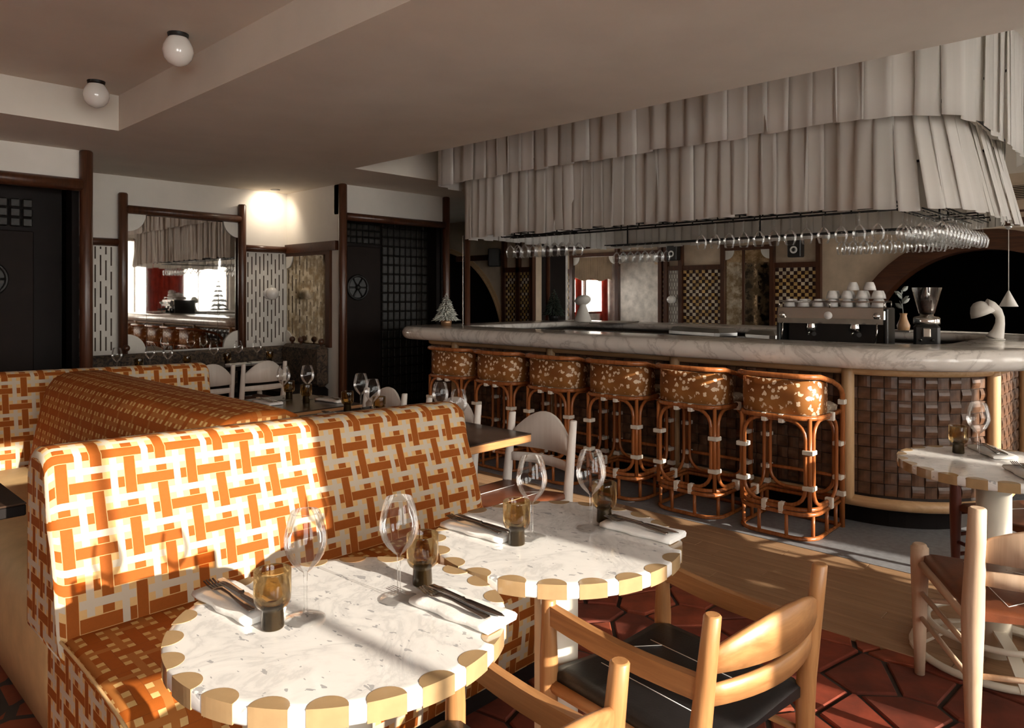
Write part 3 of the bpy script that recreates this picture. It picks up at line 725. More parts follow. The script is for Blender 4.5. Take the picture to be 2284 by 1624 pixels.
MB().lathe([(.036, 0), (.03, .012), (.03, .88)], 14).build('shaft', M['dark_wood'], cp); MB().box(-.05, -.042, .01, .018, 0, .88).build('steel_strip', M['steel'], cp)
cp = thing('canopy_post', 'thin dark post at the back left corner of the bar', 'post', (6.52, 5.60, 1.08))
MB().lathe([(.032, 0), (.027, .012), (.027, .9)], 14).build('shaft', M['dark_wood'], cp)

# hanging stemware
def wine_profile(h=.212, rb=.039, rm=.0415, rr=.0285, stem=.092):
    return [(rb, 0), (rb, .0015), (rb*.55, .004), (.006, .010), (.0040, .022), (.0036, stem*.6), (.0045, stem), (.012, stem+.006), (.026, stem+.020), (.036, stem+.036), (rm, stem+.055), (rm*.985, stem+.070), (rm*.92, stem+.086), (rm*.82, stem+.104), (rr, h), (rr-.0004, h+.0006), (rr-.0012, h+.0003), (rr-.0014, h-.002)]
hg = MB(); hg.lathe([(r, -z) for r, z in wine_profile(.20, .036, .043, .031, .085)][::-1], 10, caps=False); hgm = hg.mesh('hanging_glass', M['glass_clear'])
ordn = ['first', 'second', 'third', 'fourth', 'fifth', 'sixth', 'seventh', 'eighth', 'ninth', 'tenth', 'eleventh', 'twelfth']
def hang(x, y, label, group): tag(link('hanging_glass', hgm, None, (x, y, ZG), rs.uniform(0, 3)), label, 'wine glass', group)
for k in range(12): hang(5.03, 1.50+.115*(11-k), 'clear hanging wine glass, %s from the left of the front row under the fringe' % ordn[k], 'glasses hung in the front row')
for k in range(9):
    for x in (4.91, 5.03): hang(x, 3.96+.09*k, 'clear wine glass hanging in the cluster under the left end of the fringe', 'glasses hung at the left')
for k in range(13):
    for y in (1.16, 1.27, 1.38): hang(5.13+.1*k, y, 'clear wine glass hanging in the big cluster under the right end of the fringe', 'glasses hung at the right')
for k in range(9):
    for x in (6.51, 6.63): hang(x, 1.50+.092*k, 'clear wine glass hanging from the far rack bars behind the espresso machine', 'glasses hung at the far right')
for k in range(7):
    for x in (6.51, 6.63): hang(x, 4.05+.092*k, 'clear wine glass hanging from the far rack bars in front of the twin mirrors', 'glasses hung at the far left')

# ------------------------------------------------------------------ bar stools
def stool():
    t = thing('bar_stool', 'rattan bar stool', 'bar stool', group='rattan stools along the bar')
    hw, xb, xf = .225, -.235, .20     # half width, back, front
    def plan(d=0, x1=xf):   # D-shaped plan: back corners rounded
        r = .12
        return [(x1, hw+d)]+[(xb+r-d+ (r)*math.cos(a)-0, hw-r+d+(r)*math.sin(a)) for a in [math.radians(k) for k in range(90, 181, 15)]]+[(xb+r-d+r*math.cos(a), -hw+r-d+r*math.sin(a)) for a in [math.radians(k) for k in range(180, 271, 15)]]+[(x1, -hw-d)]
    rt = M['rattan']
    def pipe(nm, pts, r=.0125, closed=False, n=8): b = MB(); b.tube(pts, r, n, closed=closed); return b.build(nm, rt, t)
    pipe('floor_ring', [(x, y, .014) for x, y in plan()], closed=True)
    pipe('lower_ring', [(x, y, .150) for x, y in plan()], closed=True); pipe('lower_ring', [(x, y, .176) for x, y in plan(-.004)], closed=True)
    for (x, y) in ((xb, .08), (xb, -.08), (-.02, hw), (-.02, -hw), (.12, hw), (.12, -hw), (-.17, hw-.02), (-.17, -hw+.02)):
        b = MB(); b.tube([(x, y, .014), (x, y, .15)], .011, 8); b.build('spindle', rt, t)
    pipe('seat_ring', [(x, y, .688) for x, y in plan(.002)], .014, True)
    # rounded loops filling each side between the corner poles
    def loop3(p, q, z0, z1, off):
        P0, P1 = Vector(p), Vector(q); d = (P1-P0); L = d.length; d.normalize(); r = min(.10, L*.34); out = []
        for cx, cz, a0 in ((L-r, z1-r, 0), (r, z1-r, 90), (r, z0+r, 180), (L-r, z0+r, 270)):
            for k in range(6):
                a = math.radians(a0+90*k/5); s = cx+r*math.cos(a); z = cz+r*math.sin(a); pt = P0+d*s
                out.append((pt.x+off[0], pt.y+off[1], z))
        return out
    cb = .200; cf = .175
    co = [(-.205, cb), (-.205, -cb), (cf, hw), (cf, -hw)]
    pipe('back_loop', loop3((-.215, cb-.02), (-.215, -cb+.02), .19, .672, (0, 0)), .0115, True)
    pipe('side_loop', loop3((-.185, hw-.012), (cf-.03, hw-.004), .19, .672, (0, 0)), .0115, True)
    pipe('side_loop', loop3((-.185, -hw+.012), (cf-.03, -hw+.004), .19, .672, (0, 0)), .0115, True)
    pipe('front_loop', loop3((cf, hw-.03), (cf, -hw+.03), .19, .66, (0, 0)), .0115, True)
    for (x, y) in ((-.205, cb), (-.205, -cb)): pipe('leg', [(x, y, .17), (x, y, .69)], .0125)
    pipe('foot_bar', [(.19, hw, .30), (.20, .1, .30), (.20, -.1, .30), (.19, -hw, .30)], .011)
    # arm rail: down the front posts and round the back
    path = [(.205, hw+.008, .0), (.205, hw+.008, .40), (.205, hw+.010, .74), (.195, hw+.012, .79), (.165, hw+.014, .825), (.10, hw+.018, .853), (0, hw+.02, .885), (-.09, hw+.016, .905)]
    r = .13; bk = [(xb-.02+r+r*math.cos(math.radians(k)), hw+.012-r+r*math.sin(math.radians(k)), .918+.006*math.sin(math.radians(k-90)*1)) for k in range(100, 181, 16)]
    half = path+bk
    pipe('arm_rail', half+[(x, -y, z) for x, y, z in half[::-1]], .0155, n=9)
    # upholstered shell and cushion
    b = MB(); shell = [(-.02, hw+.002)]+[(xb+.01+.12+.12*math.cos(math.radians(k)), hw-.118+.12*math.sin(math.radians(k))) for k in range(90, 181, 11)]
    shell = shell+[(x, -y) for x, y in shell[::-1]]
    inn = [(x*.88+.0, y*.90) for x, y in shell]
    rings = []
    for (a, c_), (e, f_) in zip(shell, inn):
        rings.append([(a, c_, .705), (a*1.01, c_*1.01, .80), (a, c_, .897), (e, f_, .897), (e, f_, .705)])
    b.loft(rings, True, True, 0, True); b.build('back_shell', M['hide_spotted'], t)
    b = MB(); pl = [(x*.93, y*.93) for x, y in plan()]; pi = [(x*.8, y*.8) for x, y in plan()]
    b.loft([[(x, y, .695) for x, y in pl], [(x*1.01, y*1.01, .725) for x, y in pl], [(x, y, .748) for x, y in pi]], True, True, 0, True); b.build('seat_cushion', M['hide_seat'], t)
    # leather bindings
    def bind(x, y, z, sx, sy, sz=.026):
        b = MB(); b.bbox(-sx, sx, -sy, sy, -sz/2, sz/2, .003); b.build('binding', M['binding_white'], t, (x, y, z))
    for z in (.30, .50):
        for (x, y) in ((-.198, cb-.004), (-.198, -cb+.004)): bind(x, y, z, .031, .031)
        for (x, y) in ((.185, hw-.004), (.185, -hw+.004)): bind(x, y, z, .036, .026)
    for y in (.05, -.05): bind(-.225, y, .678, .022, .014, .05); bind(-.225, y, .172, .022, .014, .062)
    for s in (1, -1):
        bind(.04, s*hw, .678, .014, .022, .05); bind(.02, s*hw, .18, .014, .022, .062); bind(.205, s*(hw+.008), .745, .021, .020, .03); bind(.195, s*(hw+.004), .20, .020, .024, .03)
    return t
st0 = stool()
SX, SY0, SDY = 4.265, 1.765, .574
ords = ['rattan bar stool with spotted hide back nearest the curved end of the bar', 'second rattan bar stool from the curved right end of the bar', 'third rattan bar stool from the curved right end of the bar', 'third rattan bar stool from the left end of the bar', 'second rattan bar stool from the left end of the bar', 'farthest rattan bar stool, at the left end of the bar']
for k in range(6):
    if k == 0: st0.location = (SX, SY0, 0); st0['label'] = ords[0]
    else: copy_tree(st0, (SX, SY0+SDY*k, 0), random.Random(k).uniform(-.015, .015), ords[k])

# ------------------------------------------------------------------ chairs
def chair(name, label, cat, mat, seat_mat, loc, rz, arms=False, w=.46, d=.44, hb=.74, hf=.62, crest=.045, arch=.05, z_crest=.615, group=None, seat_w=None, lr=1.0):
    """ladder-back chair; front is +y, back posts at y=0"""
    t = thing(name, label, cat, loc, rz, group); hw = w/2
    mv, mx_, my = mat
    def leg(x, y, h, lean, tip=.014):
        b = MB(); b.lathe([(.013*lr, 0), (.017*lr, .15), (.0235*lr, .40), (.0235*lr, .46), (.020*lr, max(h*.86, .462)), ((tip+.004)*lr, h-.004), (tip*lr, h)], 14)
        b.map(lambda X, Y, Z: (X+x, Y+y+lean*(Z-.43 if Z > .43 else 0), Z)); b.build('leg', mv, t)
    leg(-hw, 0, hb, -.12); leg(hw, 0, hb, -.12); leg(-hw*1.04, d, hf, 0); leg(hw*1.04, d, hf, 0)
    # crest: bowed plank with an arched upper edge
    def slat(nm, z0, z1, arch_, th, bow, y0):
        b = MB(); N = 12; rings = []
        for k in range(N+1):
            s = k/N*2-1; x = s*(hw-.012); y = y0-bow*(1-s*s); top = z1+arch_*(1-s*s); 
            rings.append([(x, y-th/2, z0), (x, y-th/2, top-.004), (x, y, top), (x, y+th/2, top-.004), (x, y+th/2, z0)])
        b.loft(rings, True, True, 0, True, flip=True); b.build(nm, mx_, t)
    yb = lambda z: -.12*(z-.43)
    slat('crest_rail', z_crest, z_crest+crest, arch, .018, .045, yb(z_crest+.04)); slat('back_slat', z_crest-.072, z_crest-.030, .006, .016, .042, yb(z_crest-.05))
    # seat: leather wrapped over the side rails
    b = MB(); sw = (seat_w or w)/2; n = 8; rings = []
    for y in (.0, .03, d-.03, d):
        e = .008 if y in (0, d) else 0
        pr = [(-sw+.02, .405+e), (-sw-.004+e, .418), (-sw+e, .44-e), (-sw+.03, .447-e), (0, .432-e), (sw-.03, .447-e), (sw-e, .44-e), (sw+.004-e, .418), (sw-.02, .405+e)]
        rings.append([(x, y, z) for x, z in pr])
    b.loft(rings, True, True, 0, True, flip=True); so = b.build('seat', seat_mat, t)
    b = MB()
    for s in (-1, 1):
        b.tube([(s*sw*.45, .06, .4405), (s*sw*.45, d-.06, .4405)], .0012, 5); b.tube([(s*sw*.45, .06+.28*(s > 0), .4405), (s*sw*.1, .12+.28*(s > 0), .4365)], .0012, 5)
    b.build('stitching', M['linen_white'], so)
    for s in (-1, 1):
        b = MB(); b.tube([(s*hw, 0, .405), (s*hw*1.03, d, .405)], .016, 8); b.build('seat_rail', my, t)
        for z in (.30, .21): b = MB(); b.tube([(s*hw, 0, z+.02), (s*hw*1.03, d, z)], .009, 8); b.build('stretcher', my, t)
    for y, z in ((d, .27), (0, .25)): b = MB(); b.tube([(-hw, y, z), (hw, y, z)], .009, 8); b.build('stretcher', mx_, t)
    if arms:
        for s in (-1, 1):
            b = MB(); N = 6; rings = []
            for k in range(N+1):
                q = k/N; y = .012+(d-.02)*q-.02*(1-q); z = .585-.012*math.sin(q*PI)+.004*q; x = s*hw*(1+.04*q)
                rings.append([(x-.011, y, z-.03), (x+.011, y, z-.03), (x+.011, y, z+.018), (x-.011, y, z+.018)])
            b.loft(rings, True, True, 0, False); b.build('armrest', my, t)
    return t
OAK = (M['oak'], M['oak_x'], M['oak_y']); ASH = (M['ash'], M['ash'], M['ash_y']); WHT = (M['white_wood'],)*3; MAH = (M['mahogany'],)*3
chair('oak_armchair', 'oak armchair with black leather seat in the foreground at the front table', 'chair', OAK, M['leather_black'], (.835, .785, 0), math.radians(-4), True, w=.43)
chair('oak_armchair', 'oak armchair with black leather seat at the table near the bench end', 'chair', OAK, M['leather_black'], (1.545, .715, 0), math.radians(-7), True, w=.43)
ash = chair('ash_chair', 'pale ash chair with brown leather seat at the right edge of the picture', 'chair', ASH, M['leather_brown'], (2.60, .30, 0), math.radians(-61), False, w=.42, d=.50, hb=.76, hf=.475, z_crest=.60, crest=.06, arch=.06, lr=1.3)
chair('mahogany_chair', 'dark mahogany chair on the far side of the right round table', 'chair', MAH, M['leather_brown'], (3.98, .34, 0), math.radians(53), False, w=.42, d=.46, hb=.74, hf=.62)
w1 = chair('white_chair', 'whitewashed chair with arched back nearest the bench end, before the stools', 'chair', WHT, M['leather_brown'], (2.66, 2.36, 0), math.radians(90), False, w=.40, d=.42, hb=.78, hf=.47, z_crest=.61, crest=.075, arch=.115, group='white dining chairs')
copy_tree(w1, (2.70, 3.06, 0), math.radians(92), 'whitewashed chair just visible over the bench top, middle one of its row')
copy_tree(w1, (2.70, 3.70, 0), math.radians(89), 'whitewashed chair at the far dark table beside the booth spine')
copy_tree(w1, (2.66, 6.07, 0), math.radians(0), 'white chair half hidden behind the patterned bench, facing the big mirror')
copy_tree(w1, (3.14, 6.05, 0), math.radians(2), 'white chair facing the niche bench, right one of the pair by the mirror')

# ------------------------------------------------------------------ banquettes
PER = .178
def loft_uv(b, prof, axis, a0, a1, mi=0, rnd=.03, off=(0, 0), zslope=0):
    """upholstered piece: closed profile [(depth, z)] swept along x or y, ends rounded, UV in pattern repeats"""
    cx = sum(p[0] for p in prof)/len(prof); cz = sum(p[1] for p in prof)/len(prof)
    secs = [(a0+rnd*(1-math.sin(t)), 1-rnd*(1-math.cos(t))/.12) for t in [k*PI/8 for k in range(0, 5)][::-1]]
    secs = [(a0+rnd*(1-math.cos(t)), rnd*(1-math.sin(t))) for t in [0, PI/8, PI/4, 3*PI/8, PI/2]]
    mid = [a0+rnd+(a1-a0-2*rnd)*k/8 for k in range(1, 8)]
    S_ = secs+[(m, 0) for m in mid]+[(a1-(s-a0), i) for s, i in secs[::-1]]
    L = [0]
    n = len(prof)
    for k in range(n): p, q = prof[k], prof[(k+1) % n]; L.append(L[-1]+math.hypot(q[0]-p[0], q[1]-p[1]))
    def inset(p, i):
        d = math.hypot(p[0]-cx, p[1]-cz); f = 1-i/max(d, .06); return (cx+(p[0]-cx)*f, cz+(p[1]-cz)*f)
    rings = []; us = []; acc = 0; prev = None
    for s, i in S_:
        r = []
        for p in prof:
            q = inset(p, i); zz = q[1]+zslope*(s-(a0+a1)/2)*(1 if q[1] > .5 else 0)
            r.append((s, q[0], zz) if axis == 'x' else (q[0], s, zz))
        if prev: acc += math.hypot(s-prev[0], i-prev[1])
        prev = (s, i); us.append(acc); rings.append(r)
    b.loft(rings, True, False, mi, True, flip=(axis == 'x'), uv=lambda a, k: ((us[a]+off[0])/PER, (L[k]+off[1])/PER))
    for ri, fl in ((0, axis == 'x'), (len(rings)-1, axis != 'x')):
        o = len(b.v); f = list(range(o, o+n)); uvs = [((p[0])/PER, p[1]/PER) for p in prof]
        if not fl: f = f[::-1]; uvs = uvs[::-1]
        base = len(b.v); b.add(rings[ri], [[i-base for i in f]], mi, False, [uvs])
    return b
def back_profile(y0, zt=.93, thick=.20, lean=.13, z0=.40):
    """backrest facing -y with its crest at y0"""
    pts = [(y0-lean-.02, z0)]
    for k in range(1, 7): t = k/7; pts.append((y0-lean*(1-t)**1.15-.045*math.sin(PI*t)*.6, z0+(zt-.07-z0)*t))
    pts += [(y0+.005, zt-.025), (y0+.04, zt-.004), (y0+.075, zt), (y0+thick-.06, zt-.005), (y0+thick-.02, zt-.03), (y0+thick, zt-.08), (y0+thick, z0)]
    return pts
def seat_profile(yb, yf, zt=.46, z0=.09):
    """seat cushion and front: from the back yb to the front yf"""
    return [(yb, z0), (yb, zt), (yb-.15, zt+.004), (yf+.14, zt-.002), (yf+.07, zt-.018), (yf+.025, zt-.055), (yf+.004, zt-.11), (yf, zt-.2), (yf+.02, z0)]
def banquette(label, x0, x1, yc, group=None, zt=.93, slope=0, seat=True):
    t = thing('banquette', label, 'banquette', (0, 0, 0), 0, group)
    b = MB(); loft_uv(b, back_profile(yc-.03, zt, z0=.40 if seat else .06), 'x', x0, x1, 0, .032, (.05, .02), slope); b.build('backrest', M['fabric_weave'], t)
    if not seat: return t
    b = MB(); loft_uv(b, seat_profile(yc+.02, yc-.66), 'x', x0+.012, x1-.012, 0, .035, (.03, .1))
    o = b.mesh('seat_cushion', [M['fabric_weave_painted_sheen'], M['fabric_weave']])
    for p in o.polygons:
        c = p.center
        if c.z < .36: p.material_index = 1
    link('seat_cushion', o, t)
    b = MB(); b.tube([(x0+.008, yc-.10-.55*k/10, .462-.03*(k/10)**3) for k in range(11)], .004, 6); b.build('piping', M['leather_tan'], t)
    MB().bbox(x0+.05, x1-.05, yc-.60, yc+.13, 0, .095, .006).build('plinth', M['black_brown'], t)
    return t
banquette('patterned rust banquette in the foreground, half lit by the sun, behind both round tables', .555, 2.13, 2.33, 'woven-pattern banquettes', .93, -.022)
b3 = banquette('patterned rust bench back closing the far end of the booth', .30, 2.10, 4.80, 'woven-pattern banquettes', .945, -.02, False)
sp = thing('banquette_spine', 'long double-sided patterned bench back running away between the booths', 'banquette')
b = MB(); pr = [(1.02, .40), (1.055, .60), (1.09, .78), (1.115, .87), (1.15, .92), (1.20, .945), (1.30, .952), (1.40, .945), (1.45, .92), (1.485, .87), (1.51, .78), (1.545, .60), (1.58, .40)]
loft_uv(b, pr, 'y', 2.505, 4.60, 0, .02); b.build('backrest', M['fabric_weave_painted_sheen'], sp)
MB().bbox(1.06, 1.54, 2.52, 4.56, 0, .42, .01).build('plinth', M['black_brown'], sp)
for (x0, x1, lab) in ((.61, 1.03, 'left'), (1.57, 2.0, 'right')):
    b = MB(); y0, y1 = 2.51, 4.58
    if lab == 'left': prf = [(x0+.015, .03), (x0, .2), (x0+.004, .38), (x0+.03, .43), (x0+.08, .455), (x1, .46), (x1, .03)]
    else: prf = [(x0, .03), (x0, .46), (x1-.08, .455), (x1-.03, .43), (x1-.004, .38), (x1, .2), (x1-.015, .03)]
    loft_uv(b, prf, 'y', y0, y1, 0, .03); b.build('seat_cushion', M['leather_tan'], sp)

# wall banquettes in the mirror niche
nb = thing('niche_banquette', 'dark floral banquette lining the mirror niche', 'banquette')
b = MB(); b.bbox(1.84, 4.05, 6.86, 7.27, .02, .45, .03); b.bbox(3.60, 4.05, 6.40, 6.86, .02, .45, .03); b.build('seat', M['black_brown'], nb)
b = MB(); b.bbox(1.84, 4.05, 7.14, 7.27, .45, .83, .03); b.bbox(3.92, 4.05, 6.40, 7.14, .45, .86, .03); b.build('backrest', M['floral_dark'], nb)
for k, (x, y) in enumerate(((2.40, 7.22), (4.0, 7.05), (3.99, 6.86), (3.99, 6.46))):
    b = MB(); b.lathe([(.014, 0), (.01, .02)], 10); b.ball((0, 0, .045), .032, 12, 8); b.build('ball_knob', M['dark_wood'], nb, (x, y, .84 if k < 1 else .86))

# ------------------------------------------------------------------ tables
def round_table(label, x, y, rot=0, base='column'):
    t = thing('round_table', label, 'table', (x, y, 0), rot, 'round marble tables')
    R, z0, z1 = .326, .704, .74
    b = MB(); b.lathe([(R-.012, z0), (R-.002, z0+.004), (R, z0+.008), (R, z1-.003), (R-.003, z1), (R-.02, z1)], 72, smooth=False); b.build('table_top', M['marble_table'], t)
    n = 22; ri = .0325
    poly = []
    for k in range(15):      # half-disc inlay whose outer side follows the rim
        a = math.radians(90+180*k/14); poly.append((R-.004+ri*.95*math.cos(a), ri*math.sin(a)))
    am = math.asin(ri/R)
    for k in range(7):
        a = -am+2*am*k/6; poly.append(((R+.0006)*math.cos(a), (R+.0006)*math.sin(a)))
    q = MB(); q.prism(poly, z0+.003, z1+.0006); im = q.mesh('inlay', M['inlay_tan'])
    for k in range(n): link('inlay', im, t, (0, 0, 0), 2*PI*k/n)
    b = MB(); b.lathe([(.13, .672), (.13, .702), (.05, .704)], 24); b.build('mounting_plate', M['black_metal'], t)
    b = MB(); b.lathe([(.058, .02), (.058, .672)], 28, smooth=False); b.build('column', M['cream_metal'], t)
    if base == 'column':
        b = MB(); b.lathe([(.235, 0), (.235, .012), (.22, .018), (.06, .022)], 40, smooth=False); b.build('foot_plate', M['cream_metal'], t)
    else:
        for (rx, cx, cy_) in ((.27, 0, 0),):
            b = MB(); b.tube([(cx+rx*math.cos(a*PI/20), cy_+rx*math.sin(a*PI/20), .016) for a in range(40)], .014, 8, closed=True); b.build('foot_ring', M['cream_metal'], t)
        b = MB(); b.tube([(.22*math.cos(a*PI/20), .22*math.sin(a*PI/20), .12) for a in range(40)], .012, 8, closed=True); b.build('upper_ring', M['cream_metal'], t)
        for k in range(4):
            a = k*PI/2+.5; c, s = math.cos(a), math.sin(a); b = MB()
            b.loft([[(c*d-s*w_, s*d+c*w_, z), (c*d+s*w_, s*d-c*w_, z), (c*d+s*w_, s*d-c*w_, z+.012), (c*d-s*w_, s*d+c*w_, z+.012)] for d, z, w_ in ((.03, .12, .022), (.16, .09, .022), (.285, .012, .022))], True, True, 0, False, flip=True); b.build('spoke', M['cream_metal'], t)
    return t
T1, T2, T3 = (.812, 1.235), (1.472, 1.235), (3.25, .56)
round_table('round white marble table with tan scalloped rim, nearest the camera', *T1, .06)
round_table('round white marble table with tan rim behind the nearest one', *T2, .10)
round_table('round marble table with ring base at the right edge beside the bar', *T3, .02, 'ring')
def dark_table(label, x0, x1, y0, y1, z=.72, edge='oak_x', group=None):
    t = thing('dark_table', label, 'table', ((x0+x1)/2, (y0+y1)/2, 0), 0, group); a, b_ = (x1-x0)/2, (y1-y0)/2
    q = MB(); q.bbox(-a, a, -b_, b_, z-.006, z, .002); q.build('table_top', M['table_dark'], t)
    q = MB(); q.bbox(-a+.001, a-.001, -b_+.001, b_-.001, z-.04, z-.006, .003); q.build('edge_band', M[edge], t)
    q = MB(); q.lathe([(.035, .02), (.035, z-.04)], 16); q.build('column', M['black_metal'], t)
    q = MB(); q.bbox(-min(a, .22), min(a, .22), -min(b_, .22), min(b_, .22), 0, .02, .005); q.build('foot_plate', M['black_metal'], t)
    return t
G_ = 'dark wooden tables beside the booth spine'
dark_table('dark table with oak edge jutting out behind the bench end', 2.145, 2.56, 2.30, 2.93, group=G_)
dark_table('middle dark table beside the booth spine', 2.06, 2.56, 3.02, 3.56, group=G_)
dark_table('far dark table beside the booth spine', 2.06, 2.56, 3.68, 4.36, group=G_)
dark_table('black booth table at the left edge of the picture', -.45, .585, 2.62, 3.55, .74, 'black_brown')
dark_table('dark table in front of the mirror niche, left one', 1.98, 2.82, 6.42, 6.84, .72, 'black_brown')
dark_table('dark table in front of the mirror niche, right one', 2.90, 3.55, 6.42, 6.84, .72, 'black_brown')

# ------------------------------------------------------------------ table settings
wg = MB(); wg.lathe(wine_profile(), 36, caps=False); wgm = wg.mesh('wine_glass', M['glass_clear'])
def wine(label, x, y, z=.7412): return tag(link('wine_glass', wgm, None, (x, y, z)), label, 'wine glass', 'wine glasses on the tables')
tb = MB(); tb.lathe([(.0215, .0), (.0215, .036)][:1]+[(.0222, .002), (.0205, .034), (.022, .038), (.030, .044), (.0345, .054), (.0352, .07), (.0352, .108), (.0345, .1105), (.0325, .108), (.0325, .07), (.031, .056), (.022, .048), (.001, .046)], 32, caps=False); tbm = tb.mesh('bowl', M['glass_smoke'])
tb2 = MB(); tb2.lathe([(.0208, .0), (.0214, .002), (.0198, .034), (.0205, .040), (.016, .0445)], 28); tbm2 = tb2.mesh('solid_foot', M['glass_smoke_solid'])
def tumbler(label, x, y, z=.7412):
    t = thing('smoked_tumbler', label, 'tumbler', (x, y, z), 0, 'smoked glass tumblers'); link('bowl', tbm, t); link('solid_foot', tbm2, t); return t
def nap_mesh():
    b = MB(); rings = []
    for s in range(9):
        y = -.108+.216*s/8; w = .042+.002*math.sin(s*2.1); r = []
        for (x, z) in ((-w, .001), (-w-.003, .006), (-w, .012), (-w*.3, .0135), (w*.4, .0125), (w*.9, .0165), (w+.004, .010), (w, .001)): r.append((x+.002*math.sin(s*1.3), y, z+.0012*math.sin(s*1.9+x*50)*(z > .01)))
        rings.append(r)
    b.loft(rings, True, True, 0, True, flip=True); return b.mesh('folded_napkin', M['linen_white'])
npm = nap_mesh()
kn = MB()
kr = []
for (y, w, h) in ((-.105, .004, .0025), (-.100, .0075, .004), (-.06, .0065, .004), (-.012, .005, .0035), (-.006, .0062, .004), (0, .005, .002), (.01, .0085, .0016), (.07, .0088, .0014), (.10, .006, .0012), (.112, .001, .001)):
    kr.append([(-w, y, 0), (w, y, 0), (w, y, h), (-w, y, h)])
kn.loft(kr, True, True, 0, True, flip=True); knm = kn.mesh('table_knife', M['cutlery_steel'])
fk = MB(); fr = []
for (y, w, z) in ((-.100, .005, .0), (-.095, .008, .0), (-.05, .0055, .002), (.0, .0035, .006), (.03, .0045, .006), (.045, .0105, .003), (.055, .0115, .001)):
    fr.append([(-w, y, z), (w, y, z), (w, y, z+.0025), (-w, y, z+.0025)])
fk.loft(fr, True, True, 0, True, flip=True)
for i in range(4):
    x = -.0095+i*.00633; fk.loft([[(x-.0016, y, z), (x+.0016, y, z), (x+.0016, y, z+.002), (x-.0016, y, z+.002)] for y, z in ((.053, .001), (.075, .002), (.098, .007))], True, True, 0, False, flip=True)
fkm = fk.mesh('table_fork', M['cutlery_steel'])
def setting(where, x, y, rz, z=.7412):
    tag(link('folded_napkin', npm, None, (x, y, z), rz), 'folded white linen napkin '+where, 'napkin', 'napkins')
    c, s = math.cos(rz), math.sin(rz); P_ = lambda a, b_: (x+a*c-b_*s, y+a*s+b_*c, z+.0178)
    tag(link('table_knife', knm, None, P_(.014, .006), rz+PI-.05), 'steel table knife on the napkin '+where, 'knife', 'knives')
    tag(link('table_fork', fkm, None, P_(-.012, .012), rz-.05), 'steel fork on the napkin '+where, 'fork', 'forks')
setting('on the bench side of the nearest round table', .690, 1.435, math.radians(3))
setting('on the chair side of the nearest round table', .985, 1.075, math.radians(4))
setting('on the bench side of the second round table', 1.355, 1.405, math.radians(4))
setting('on the chair side of the second round table', 1.652, 1.085, math.radians(2))
setting('on the sunlit far side of the right round table', 3.44, .60, math.radians(-55))
setting('on the near side of the right round table', 3.11, .43, math.radians(-60))
wine('wine glass at the left on the nearest round table', .752, 1.275); wine('wine glass at the right on the nearest round table', .938, 1.218)
wine('wine glass at the left on the second round table', 1.416, 1.272); wine('wine glass at the right on the second round table', 1.582, 1.203)
wine('wine glass with sun sparkle on the right round table', 3.33, .625)
tumbler('smoked amber tumbler at the left on the nearest round table', .690, 1.29); tumbler('smoked amber tumbler at the right on the nearest round table', 1.022, 1.243)
tumbler('smoked amber tumbler at the left on the second round table', 1.353, 1.268); tumbler('smoked amber tumbler at the right on the second round table', 1.655, 1.212)
tumbler('smoked amber tumbler on the right round table beside the wine glass', 3.36, .70)
zt_ = .7212
for lab, x, y in (('on the far dark table, left of its tumblers', 2.42, 4.08), ('on the far dark table, behind the other glass', 2.30, 4.16), ('on the middle dark table, back one', 2.38, 3.44), ('on the middle dark table, front one', 2.26, 3.16), ('on the table behind the bench end, back one', 2.42, 2.80), ('peeking over the right end of the bench top', 2.29, 2.52)):
    wine('wine glass '+lab, x, y, zt_)
for lab, x, y in (('on the far dark table, left one', 2.36, 4.20), ('on the far dark table, right one', 2.34, 3.96), ('on the middle dark table, back one', 2.33, 3.50), ('on the middle dark table, front one', 2.33, 3.20), ('on the table behind the bench end', 2.36, 2.70)):
    tumbler('smoked tumbler '+lab, x, y, zt_)
for lab, x, y, rz in (('on the far dark table beside its tumblers', 2.48, 3.90, .1), ('on the middle dark table', 2.46, 3.28, .2), ('on the middle dark table against the spine', 2.16, 3.36, 0), ('on the far dark table against the spine', 2.16, 4.10, 0), ('on the table behind the bench end', 2.25, 2.72, .1)):
    setting(lab, x, y, rz, zt_)
for lab, x, y in (('first from the left on the niche tables', 2.12, 6.60), ('second from the left on the niche tables', 2.42, 6.70), ('third from the left on the niche tables', 2.52, 6.56), ('on the right niche table, left one', 3.0, 6.72), ('on the right niche table, middle one', 3.26, 6.76), ('on the right niche table, right one', 3.42, 6.70)):
    wine('wine glass '+lab, x, y, zt_)
for lab, x, y in (('on the left niche table', 2.30, 6.62), ('on the left niche table, right one', 2.70, 6.60), ('on the right niche table, left one', 3.08, 6.62), ('on the right niche table, right one', 3.48, 6.56)):
    tumbler('smoked tumbler '+lab, x, y, zt_)
for lab, x, y, rz in (('on the left niche table', 2.20, 6.52, .1), ('on the left niche table, right one', 2.62, 6.74, 0), ('on the right niche table', 3.16, 6.56, .1), ('on the right niche table, right one', 3.40, 6.58, -.1)):
    tag(link('folded_napkin', npm, None, (x, y, zt_), rz+PI/2), 'folded white napkin '+lab, 'napkin', 'napkins')
setting('on the black booth table at the left edge', .42, 2.80, .3, .7412)

